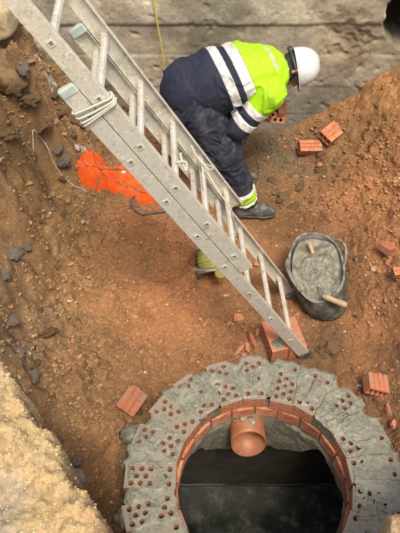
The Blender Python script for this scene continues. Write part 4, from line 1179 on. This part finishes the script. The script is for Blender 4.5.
# ------------------------------------------------------------------ rubber bucket of mortar with its tools
bx, by, bz = .868, 2.455, .018
bucket = thing('rubber_bucket', 'black rubber builder bucket with two loop handles filled with wet grey mortar', 'bucket', (bx, by, bz))
def bucket_build():
    n = 96; rimc = Vector((-.083, .105, .285)); tilt = .20
    def ring(t, inset=0):
        out = []
        for k in range(n):
            a = 2 * PI * k / n; ca, sa = math.cos(a), math.sin(a)
            b = Vector((ca * (.158 - inset), sa * (.158 - inset), 0))
            tp = Vector((ca * (.188 - inset), sa * (.262 - inset), 0)); tp.z = tp.y * tilt + .014 * math.cos(2 * a); tp += rimc
            bulge = .016 * math.sin(PI * t) 
            p = b.lerp(tp, t) + Vector((ca, sa, 0)) * bulge
            p += Vector((ca, sa, 0)) * .004 * math.sin(a * 5 + t * 4) * t
            out.append(p)
        return out
    T = [0, .06, .2, .35, .5, .65, .8, .93, 1.0]
    rows = [ring(t) for t in T] + [ring(1.0, .010), ring(.93, .010), ring(.75, .010), ring(.5, .010)]
    V = [tuple(p) for r_ in rows for p in r_]
    Fq = []
    for i in range(len(rows) - 1):
        for k in range(n): Fq.append((i * n + k, i * n + (k + 1) % n, (i + 1) * n + (k + 1) % n, (i + 1) * n + k))
    Fq.append(tuple(range(n))[::-1])
    me = bpy.data.meshes.new('bucket_wall'); me.from_pydata(V, [], Fq); me.update()
    for p in me.polygons: p.use_smooth = len(p.vertices) == 4
    link('bucket_wall', me, M_RUBBER, bucket)
    # rolled rim
    rr = ring(1.0, .004); rr = rr + [rr[0]]
    tube('rim', rr, .009, M_RUBBER2, bucket, 8)
    # handles: loops on the left and the right of the rim
    for a0, a1, up in ((PI - .15, PI + .85, .055), (-.05, .85, .045)):
        pts = []
        for i in range(13):
            t = i / 12; a = a0 + (a1 - a0) * t; k = a / (2 * PI) * n
            p = ring(1.0)[int(k) % n].lerp(ring(1.0)[(int(k) + 1) % n], k - int(k))
            o_ = math.sin(PI * t); p = p + Vector((math.cos(a), math.sin(a), 0)) * .026 * o_ + Vector((0, 0, up * o_))
            pts.append(p)
        tube('handle', pts, .0105, M_RUBBER2, bucket, 8)
    # mortar fill
    m = 40; V = []; fill = ring(.85, .012)
    cen = sum(fill, Vector()) / n
    cols = 40
    for k in range(n):
        for j in range(cols):
            t = j / (cols - 1); p = cen.lerp(fill[k], t); V.append((p.x, p.y, p.z))
    V = np.array(V); x, y = V[:, 0], V[:, 1]
    hgt = .045 * fbm2(x * 8, y * 8, 3, 700, .45) + .010 * (1 - np.abs(fbm2(x * 14, y * 14, 2, 701))) + .006 * fbm2(x * 55, y * 55, 2, 703)
    rr_ = np.tile(np.linspace(0, 1, cols), n)
    mound = .05 * np.exp(-(((x + .17) / .07) ** 2 + ((y - .22) / .07) ** 2)) + .03 * np.exp(-(((x - .0) / .06) ** 2 + ((y - .02) / .06) ** 2)) - .02 * np.exp(-(((x + .12) / .05) ** 2 + ((y - .02) / .06) ** 2))
    V[:, 2] += (hgt + mound) * (1 - rr_ ** 6 * .6) + .018 * rr_ ** 8
    link('mortar_fill', mesh_np('mortar_fill', V, grid_faces(n, cols, True), True), M_WET, bucket)
    return cen, fill
bcen, bfill = bucket_build()
BW = Vector((bx, by, bz))
# trowel lying across the near rim: wooden handle out, steel tang and blade in the mortar
def trowel(name, hpts, bladepts, label, hr):
    t = thing(name, label, 'trowel', hpts[0])
    off = Vector(hpts[0])
    d = (Vector(hpts[-1]) - Vector(hpts[0])); pts = [Vector(hpts[0]).lerp(Vector(hpts[-1]), k / 6) - off for k in range(7)]
    rs = [hr * q for q in (.80, .95, .9, .88, .95, 1.0, .82)]
    tube('handle', pts, rs, M_WOOD, t, 12)
    tube('ferrule', [pts[0] - d.normalized() * .012, pts[0] + d.normalized() * .006], hr * .82, M_STEEL, t, 12)
    tube('tang', spline([Vector(p) - off for p in bladepts[:3]], 6), .0055, M_STEEL, t, 8)
    # leaf-shaped blade
    a = Vector(bladepts[2]) - off; b = Vector(bladepts[3]) - off; ax = (b - a); L = ax.length; ax.normalize(); sd_ = ax.cross(Vector((0, 0, 1))).normalized(); nn = sd_.cross(ax)
    bm = bmesh.new(); out = [(0, .02), (.12, .05), (.3, .062), (1.0, .004)]
    ring_ = [(u * L, w) for u, w in out] + [(u * L, -w) for u, w in out[::-1]]
    T = [bm.verts.new(a + ax * u + sd_ * w + nn * .001) for u, w in ring_]; Bv = [bm.verts.new(a + ax * u + sd_ * w - nn * .001) for u, w in ring_]
    bm.faces.new(T); bm.faces.new(Bv[::-1])
    for k in range(len(T)): bm.faces.new((T[k], T[(k + 1) % len(T)], Bv[(k + 1) % len(T)], Bv[k]))
    link('blade', bm_mesh('blade', bm), M_STEEL, t)
    return t
h0, h1 = at(324, 296.5, .285), at(347, 305.5, .275)
trowel('trowel', [h0, h1], [h0, at(321, 289, .275), at(317, 287, .235), at(305, 275, .21)], 'trowel with a pale wooden handle lying across the near rim of the mortar bucket', .0215)
h0, h1 = at(314.5, 258, .285), at(309, 242, .36)
trowel('trowel', [h0, h1], [h0, at(315.5, 262, .26), at(316, 265, .23), at(316, 275, .15)], 'trowel stuck blade down in the bucket mortar with its grimy wooden handle upright', .016)

# ------------------------------------------------------------------ crumpled orange vest
def vest():
    outl = [(79, 164), (88, 158), (100, 160), (110, 164), (121, 160), (131, 166), (141, 180), (151, 188), (160, 196), (154, 202), (144, 202), (130, 196), (118, 191), (105, 190), (92, 191), (84, 185), (76, 175)]
    P = [hit(a, b, .02) for a, b in outl]; PX = np.array([(p.x, p.y) for p in P])
    c = PX.mean(0); ax = PX[8] - PX[0]; L = np.linalg.norm(ax); ax /= L; sd_ = np.array([-ax[1], ax[0]])
    lo = PX.min(0) - .02; hi = PX.max(0) + .02; h = .0055
    x = np.arange(lo[0], hi[0], h); y = np.arange(lo[1], hi[1], h); X, Y = np.meshgrid(x, y, indexing='ij')
    Xw = X + .016 * fbm2(X * 16, Y * 16, 3, 840); Yw = Y + .016 * fbm2(X * 14 + 7, Y * 14, 2, 841)
    ins = np.zeros(X.shape, bool); d = np.full(X.shape, 9.0); m = len(PX)
    for i in range(m):
        (x0, y0), (x1, y1) = PX[i], PX[(i + 1) % m]
        cr = (y0 > Yw) != (y1 > Yw); xi = (x1 - x0) * (Yw - y0) / (y1 - y0 + 1e-12) + x0; ins ^= cr & (Xw < xi)
        t = np.clip(((Xw - x0) * (x1 - x0) + (Yw - y0) * (y1 - y0)) / ((x1 - x0) ** 2 + (y1 - y0) ** 2), 0, 1)
        d = np.minimum(d, np.hypot(Xw - x0 - t * (x1 - x0), Yw - y0 - t * (y1 - y0)))
    U = ((X - PX[0, 0]) * ax[0] + (Y - PX[0, 1]) * ax[1]) / L; W = ((X - PX[0, 0]) * sd_[0] + (Y - PX[0, 1]) * sd_[1])
    sdist = np.where(ins, d, -d)
    def top(U, W, sdist, X, Y):
        wv = fbm2(U * 2.4, W * 6, 2, 804)
        f1 = (1 - np.abs(noise2(U * 2.0 + .5 * wv + 2, W * 15 + 1.6 * U + 1.6 * wv, 805))) ** 2.2
        f2 = (1 - np.abs(noise2(U * 4.6 + .8 * wv, W * 28 - 3.5 * U + 2.0 * wv, 806))) ** 2
        f3 = (1 - np.abs(noise2(U * 11 + wv, W * 30 + 6 * U, 807))) ** 2
        e = np.sqrt(sstep(-.006, .06, sdist)) ; e2 = sstep(0, .10, sdist)
        return (1 - e) * (ground_h(X, Y) - .030) + e * (ground_h(X, Y, False) - .012) + e * (.014 + .052 * f1 * (.45 + .55 * f2) + .032 * f2 + .010 * f3) + .018 * e2
    Z = top(U, W, sdist, X, Y)
    root = thing('orange_vest', 'crumpled orange high visibility vest with grey tape lying on the soil by the ladder', 'vest', (c[0], c[1], gz(c[0], c[1])))
    V = np.stack([X, Y, Z], -1).reshape(-1, 3) - np.array(root.location)
    f = grid_faces(len(x), len(y)); keep = (sdist.ravel()[f] > -.014).all(1); f = f[keep]
    used = np.unique(f); mp = -np.ones(len(V), int); mp[used] = np.arange(len(used))
    cl = link('cloth', mesh_np('cloth', V[used], mp[f], True), M_ORANGE, root)
    # grey tape edges following the folds
    from mathutils.bvhtree import BVHTree
    bt = BVHTree.FromPolygons([tuple(v) for v in V[used]], [tuple(int(i) for i in q) for q in mp[f]])
    loc = Vector(root.location)
    for pxs in ([(83, 168), (92, 176), (104, 178), (114, 173), (120, 167), (128, 167)], [(88, 159), (97, 166), (108, 168), (118, 165)], [(113, 180), (122, 184), (134, 188), (146, 192)], [(124, 166), (134, 173), (143, 183), (153, 194)], [(90, 183), (103, 181), (112, 181)]):
        pts = []
        for p in spline([at(a, b, gz(*tuple(hit(a, b, .05))[:2]) + .06) for a, b in pxs], 10):
            q = bt.ray_cast(Vector((p.x, p.y, 5)) - loc, Vector((0, 0, -1)))
            if q[0] is not None: pts.append(q[0] + Vector((0, 0, .0005)))
        for _ in range(3): pts = [pts[0]] + [Vector((b.x, b.y, (a.z + b.z + c.z) / 3 + .0004)) for a, b, c in zip(pts[:-2], pts[1:-1], pts[2:])] + [pts[-1]]
        if len(pts) > 6: tube('grey_tape', pts, .0055, M_REFL2, root, 6)
    p = hit(123, 173, .07); q = bt.ray_cast(Vector((p.x, p.y, 5)) - loc, Vector((0, 0, -1)))
    bm = bmesh.new(); box_bm(bm, -.022, .022, -.010, .010, -.003, .003, .001)
    link('care_label', bm_mesh('care_label', bm), M_REFL, root, (q[0] if q[0] is not None else p - loc) + Vector((0, 0, .003)), (.45, .1, .5))
vest()
def on_ground(pts, lift):
    out = []
    for a, b in pts:
        out.append(hit(a, b, lift))
    return out
def lay(name, pxs, r, mat, label, cat, lift=None, n=8, humps=()):
    pts = spline(on_ground(pxs, r), n)
    pts = [Vector((p.x, p.y, gz(p.x, p.y) + r * .8 + (0.012 * math.sin(i * .5) ** 2))) for i, p in enumerate(pts)]
    for _ in range(2): pts = [pts[0]] + [Vector((b.x, b.y, max(b.z, (a.z + c.z) / 2))) for a, b, c in zip(pts[:-2], pts[1:-1], pts[2:])] + [pts[-1]]
    return tag(tube(name, pts, r, mat, None, 6), label, cat)
lay('cable', [(147, 190), (134, 197), (132, 206), (139, 213), (152, 214), (166, 211), (176, 204)], .0085, M_CABLE, 'dark grey cable curling out from under the orange vest below the ladder', 'cable')
lay('wire', [(22, 146), (34, 144.5), (45, 148), (52, 160), (58, 172), (66, 180), (76, 189), (88, 193)], .0052, M_WIRE, 'pale thin wire sticking out of the bank and bending over the soil', 'wire')
# loose grey plastic scrap behind the vest
def scrap(px, py, s, lab, mat, seed, stretch=1.0, ang=0.0):
    p = on_ground([(px, py)], .02)[0]; n = 26
    u = np.linspace(-1, 1, n); U, W = np.meshgrid(u, u, indexing='ij')
    r_ = 1 + .25 * fbm2(U * 1.5 + seed, W * 1.5, 2, 820)
    X = U * s * stretch * r_; Y = W * s * r_ * .6
    ca, sa = math.cos(ang), math.sin(ang); X, Y = X * ca - Y * sa, X * sa + Y * ca
    Z = s * .55 * (1 - np.abs(noise2(U * 2.2 + seed, W * 2.8, 821))) + s * .2 * fbm2(U * 4 + seed, W * 4, 2, 822)
    V = np.stack([X, Y, Z * (1 - .5 * np.maximum(np.abs(U), np.abs(W)) ** 4)], -1).reshape(-1, 3)
    V[:, 2] += ground_h(V[:, 0] + p.x, V[:, 1] + p.y) - gz(p.x, p.y)
    o = link('plastic_scrap', mesh_np('plastic_scrap', V, grid_faces(n, n), True), mat, None, (p.x, p.y, gz(p.x, p.y) - .004)); md = o.modifiers.new('thick', 'SOLIDIFY'); md.thickness = .002
    return tag(o, lab, 'scrap')
scrap(84, 150, .055, 'crumpled grey plastic scrap on the soil just above the orange vest', M_SHEET, 1, 1.0, 1.2)
scrap(37, 57, .026, 'small white plastic scrap stuck in the dark bank', M_REFL, 3, .8, .4)
scrap(50, 77, .035, 'grey flat scrap of sheeting in the dark bank below the ladder', M_SHEET, 5, .8, .9)
scrap(227, 294, .014, 'tiny red and white wrapper scrap on the soil by the string reel', M_REFL, 8, 1.2, .4)

# yellow cord hanging down the wall
pts = []
for k, (a, b) in enumerate([(152, -28), (154, 0), (156, 15), (158.5, 30), (162, 48), (163.5, 62), (164.5, 76), (165, 92), (167, 112)]):
    pts.append(aty(a, b, WALL_Y - .045 - .004 * k))
cord = tube('yellow_cord', [Vector((pts[0].x - .01, WALL_Y - .03, 2.08))] + spline(pts, 6), .0062, M_YROPE, None, 6)
tag(cord, 'thin yellow cord hanging down the concrete wall behind the worker', 'cord')
# reel of yellow string
def reel():
    g = gz(.105, 2.745); c = Vector((.128, 2.66, g + .026))
    c.z += .045; root = thing('string_reel', 'reel of yellow builder string leaning back on the soil behind the ladder rail', 'string reel', c, (-.78, -.12, .12)); root.scale = (1.4, 1.4, 1.35)
    for nm_, z0, z1, r in (('flange', 0.03, .046, .108), ('flange', .150, .162, .100)):
        V, Fq = lathe_np([(0.0005, z0), (r - .006, z0), (r, z0 + .004), (r, z1 - .004), (r - .006, z1), (.0005, z1)], 36); link(nm_, mesh_np(nm_, V, Fq, False), M_SHEET if nm_ == 'flange' else M_STRAP, root)
    V, Fq = lathe_np([(.035, .0), (.035, .185)], 20); link('core', mesh_np('core', V, Fq, True), M_STRAP, root)
    prof = []; nz = 11
    for k in range(nz * 6 + 1):
        t = k / (nz * 6); prof.append((.086 + .0045 * abs(math.sin(PI * nz * t)) + .004 * math.sin(t * 5), .047 + .102 * t))
    V, Fq = lathe_np(prof, 40); V[:, 0] += .002 * np.sin(V[:, 2] * 300 + V[:, 1] * 50); link('string', mesh_np('string', V, Fq, True), M_LIME, root)
    tube('stand', [(-.10, -.075, .0), (-.095, -.08, .035), (.09, -.085, .035), (.10, -.078, .0)], .009, M_CABLE, root, 8)
    tube('crank', [(0, 0, .16), (0, 0, .185), (-.05, -.02, .188)], .007, M_CABLE, root, 8)
    V, Fq = lathe_np([(.0005, 0), (.027, 0), (.030, .004), (.030, .014), (.026, .018), (.0005, .018)], 24)
    link('knob', mesh_np('knob', V, Fq, False), M_OLIVE, root, (.012, -.118, .012), (.9, .1, 0))
M_OLIVE = plain('olive_plastic', (0.26, 0.22, 0.05), 0.6, 0, 40, 0.2, 0.2)
M_LIME = plain('lime_string', (0.36, 0.38, 0.09), 0.8, 0, 90, 0.25, 0.4, 0.003, dirt=(0.2, 0.19, 0.1), dirt_amt=0.5, dscale=20)
reel()
# black plastic strip in the rubble behind the ladder
def strip():
    a, b = hit(112, 80, .10), hit(129, 107, .03)
    bm = bmesh.new(); d = (b - a); L = d.length; d.normalize(); s_ = d.cross(Vector((0, 0, 1))).normalized(); n_ = s_.cross(d)
    M = Matrix((d, s_, n_)).transposed().to_4x4(); M.translation = a
    box_bm(bm, -.02, L + .02, -.055, .055, -.012, .012, .004, M)
    return tag(link('plastic_board', bm_mesh('plastic_board', bm), M_STRAP), 'black plastic board end leaning in the rubble behind the ladder rungs', 'board')
strip()

# ------------------------------------------------------------------ stones and clods one can tell apart
ROCKS = [  # px, py, size, material, label key
    (13, 252, .085, 'd'), (26, 245, .05, 'd'), (4, 275, .06, 'd'), (12, 320, .055, 'd'), (20, 352, .045, 'd'), (33, 377, .06, 'd'), (37, 362, .045, 'b'), (22, 355, .03, 'd'),
    (48, 332, .075, 'b'), (37, 309, .055, 'b'), (75, 464, .045, 'd'), (78, 478, .05, 'd'), (60, 440, .03, 'd'),
    (284, 196, .085, 'b'), (300, 186, .06, 'b'), (294, 205, .07, 'b'), (272, 180, .05, 'b'), (311, 200, .05, 'b'), (318, 170, .04, 'b'), (321, 154, .05, 'b'), (346, 252, .085, 'b'), (374, 269, .035, 'p'), (360, 258, .05, 'b'),
    (333, 346, .09, 'b'), (322, 352, .06, 'b'), (68, 131, .09, 'b'), (45, 128, .10, 'b'), (62, 108, .10, 'b'), (30, 100, .10, 'b'), (14, 85, .12, 'b'), (55, 92, .07, 'b'), (78, 120, .08, 'b'), (63, 160, .09, 'd'), (58, 148, .06, 'd'),
    (24, 70, .08, 'd'), (70, 40, .08, 'd'), (45, 25, .08, 'd'), (62, 62, .07, 'd'), (85, 75, .08, 'd'), (92, 92, .06, 'd'), (50, 52, .06, 'b'), (117, 217, .022, 'p'), (62, 178, .05, 'b'), (8, 130, .09, 'b'),
    (128, 440, .05, 'd'), (140, 412, .03, 'b'), (190, 262, .018, 'b'), (40, 222, .03, 'b'), (100, 385, .02, 'p'), (97, 401, .018, 'p'), (150, 250, .015, 'b'), (345, 180, .03, 'b'), (380, 205, .025, 'b'), (290, 236, .02, 'b'), (356, 316, .03, 'b')]
MARKS = [((284, 192), 'in front of the worker boot'), ((318, 165), 'near the hollow bricks at the wall foot'), ((352, 256), 'close beside the mortar bucket'), ((328, 349), 'between the ladder foot and the well'),
         ((366, 190), 'on the orange slope under the wall'), ((75, 470), 'in the gully between pale lip and well'), ((20, 350), 'just beyond the edge of the pale lip'), ((15, 260), 'low in the earth bank'), ((43, 318), 'on the brown slope above the pale lip'),
         ((60, 155), 'uphill of the orange vest'), ((40, 115), 'in the bank where the wire sticks out'), ((60, 55), 'in the dark rubble under the ladder top'), ((105, 215), 'on the floor below the orange vest'), ((98, 393), 'on the floor near the leaning hollow brick'), ((134, 425), 'against the outside of the well'), ((180, 258), 'on the open floor near the string reel'), ((40, 215), 'on the bank below the wire')]
KIND = {'d': 'dark grey stone', 'b': 'brown earth clod', 'p': 'pale stone'}
MATS = {'d': M_DARKROCK, 'b': M_BROWNROCK, 'p': M_PALEROCK}
rock_meshes = {}; placed = []
for k, (px, py, s, t) in enumerate(ROCKS):
    key = (t, k % 6)
    if key not in rock_meshes:
        me = lump_mesh('stone', 200 + k, 1, .8, .62, 4, .5 if t == 'b' else .35, 2.3); me.materials.append(MATS[t]); rock_meshes[key] = me
    s *= .80
    p = hit(px, py, s * .25); r = random.Random(k)
    o = link('clod' if t == 'b' else 'stone', rock_meshes[key], None, None, (p.x, p.y, gz(p.x, p.y) + s * .04), (r.uniform(-.4, .4), r.uniform(-.4, .4), r.uniform(0, 6.3)))
    o.scale = (s, s, s)
    mk = min(MARKS, key=lambda m: (m[0][0] - px) ** 2 + (m[0][1] - py) ** 2)[1]
    placed.append([o, t, s, mk])
for t in 'dbp':
    for _, mk in MARKS:
        g = sorted([q for q in placed if q[1] == t and q[3] == mk], key=lambda q: -q[2])
        for i, q in enumerate(g):
            if len(g) == 1: lab = KIND[t]
            elif i == 0: lab = 'biggest ' + KIND[t]
            elif i == len(g) - 1: lab = 'smallest ' + KIND[t]
            else: lab = 'middle sized ' + KIND[t]
            tag(q[0], lab + ' ' + mk, 'clod' if t == 'b' else 'stone', KIND[t] + 's in the pit')
# big pale boulder at the top left and a tan block below it
for (px, py, s, m_, lab, Y) in ((2, 24, .17, M_PALEROCK, 'large pale rough boulder at the top of the bank by the ladder', 2.95), (2, 72, .14, M_TAN if False else M_BROWNROCK, 'big orange brown block of earth in the bank below the pale boulder', 2.9)):
    p = hit(px, py, .05)
    o = link('boulder', lump_mesh('boulder', 300 + px + int(py), s, s * .9, s * .85, 4, .28, 1.6), m_, None, (p.x, p.y, gz(p.x, p.y) + s * .35)); tag(o, lab, 'boulder')

p = at(403, 532, 1.42)
tag(link('boulder', lump_mesh('boulder', 377, .12, .11, .10, 4, .28, 2.2), M_SANDROCK, None, (p.x + .01, p.y - .02, 1.40)), 'pale sandy lump at the pit lip overhanging the side of the well', 'boulder')
# ------------------------------------------------------------------ loose crumbs of soil and grit nobody could count
def crumbs(name, N, seed, smin, smax, region, label, on_lip=False):
    r = np.random.default_rng(seed); NK = 14
    base = []
    for k in range(NK):
        bm = bmesh.new(); bmesh.ops.create_icosphere(bm, subdivisions=1, radius=1); P = np.array([v.co[:] for v in bm.verts]); Fc = np.array([[v.index for v in f.verts] for f in bm.faces]); bm.free()
        q = np.random.default_rng(seed * 7 + k); P = P * (1 + .32 * q.uniform(-1, 1, (len(P), 1))); P *= np.array([q.uniform(.75, 1.35), q.uniform(.7, 1.1), q.uniform(.45, .75)]); base.append(P)
    x = r.uniform(region[0], region[1], N); y = r.uniform(region[2], region[3], N)
    dens = fbm2(x * 2.2, y * 2.2, 3, seed + 40) * .5 + .55
    keep = r.uniform(0, 1, N) < dens
    rr = np.hypot(x - RC.x, y - RC.y); keep &= rr > .70
    sd_ = lip_sd(x, y); keep &= (sd_ > -.02) if on_lip else (sd_ < .0)
    x, y = x[keep], y[keep]; n = len(x)
    z = ground_h(x, y)
    pxx, pyy = to_px(np.stack([x, y, z], -1)); vis = (pxx > -30) & (pxx < 430) & (pyy > -30) & (pyy < 570)
    x, y, z = x[vis], y[vis], z[vis]; n = len(x)
    s = smin * (smax / smin) ** (r.uniform(0, 1, n) ** 2.2)
    yaw = r.uniform(0, 6.28, n); ca, sa = np.cos(yaw), np.sin(yaw)
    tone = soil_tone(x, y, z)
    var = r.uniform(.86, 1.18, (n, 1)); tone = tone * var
    if on_lip: tone = tone * np.where(r.uniform(0, 1, (n, 1)) < .5, r.uniform(.68, .95, (n, 1)), r.uniform(.95, 1.2, (n, 1)))
    pale = r.uniform(0, 1, n) < (.004 if on_lip else .022); tone[pale] = np.array([.40, .32, .23]) * r.uniform(.7, 1.2, (pale.sum(), 1))
    dark = r.uniform(0, 1, n) < .02; tone[dark] = np.array([.13, .115, .10])
    red = r.uniform(0, 1, n) < .012; tone[red] = np.array([.36, .13, .07])
    kind = r.integers(0, NK, n); Vs = []; Fs = []; Cs = []; off = 0
    for k in range(NK):
        m = kind == k; P = base[k]; c = ca[m][:, None]; s_ = sa[m][:, None]; sz = s[m][:, None]
        X = (P[None, :, 0] * c - P[None, :, 1] * s_) * sz + x[m][:, None]; Y = (P[None, :, 0] * s_ + P[None, :, 1] * c) * sz + y[m][:, None]; Z = P[None, :, 2] * sz + z[m][:, None] + sz * .02
        Vs.append(np.stack([X, Y, Z], -1).reshape(-1, 3)); nn = m.sum()
        Fs.append((FI[None] + (np.arange(nn) * len(P))[:, None, None]).reshape(-1, 3) + off); off += nn * len(P)
        Cs.append(np.repeat(tone[m], len(P), 0))
    o = link(name, mesh_np(name, np.concatenate(Vs), np.concatenate(Fs), False, np.concatenate(Cs)), M_CLOD); tag(o, label, 'soil', None, 'stuff'); return n
_bm = bmesh.new(); bmesh.ops.create_icosphere(_bm, subdivisions=1, radius=1); FI = np.array([[v.index for v in f.verts] for f in _bm.faces]); _bm.free()
n1 = crumbs('soil_crumbs', 70000, 21, .003, .015, (-2.0, 2.0, .6, 4.2), 'loose brown crumbs of earth and grit strewn over the pit floor')
crumbs('bank_rubble', 1500, 23, .007, .026, (-1.75, -.75, 2.2, 4.2), 'dark crumbly rubble of the earth bank under the ladder')
crumbs('slope_clods', 1300, 24, .007, .024, (.5, 1.7, 3.2, 4.2), 'loose clods scattered under the concrete wall')
n2 = crumbs('gravel', 42000, 22, .0018, .0055, (-.95, .95, .15, 1.3), 'pale grit and gravel on the trodden lip of the pit', True)
print('crumbs', n1, n2)
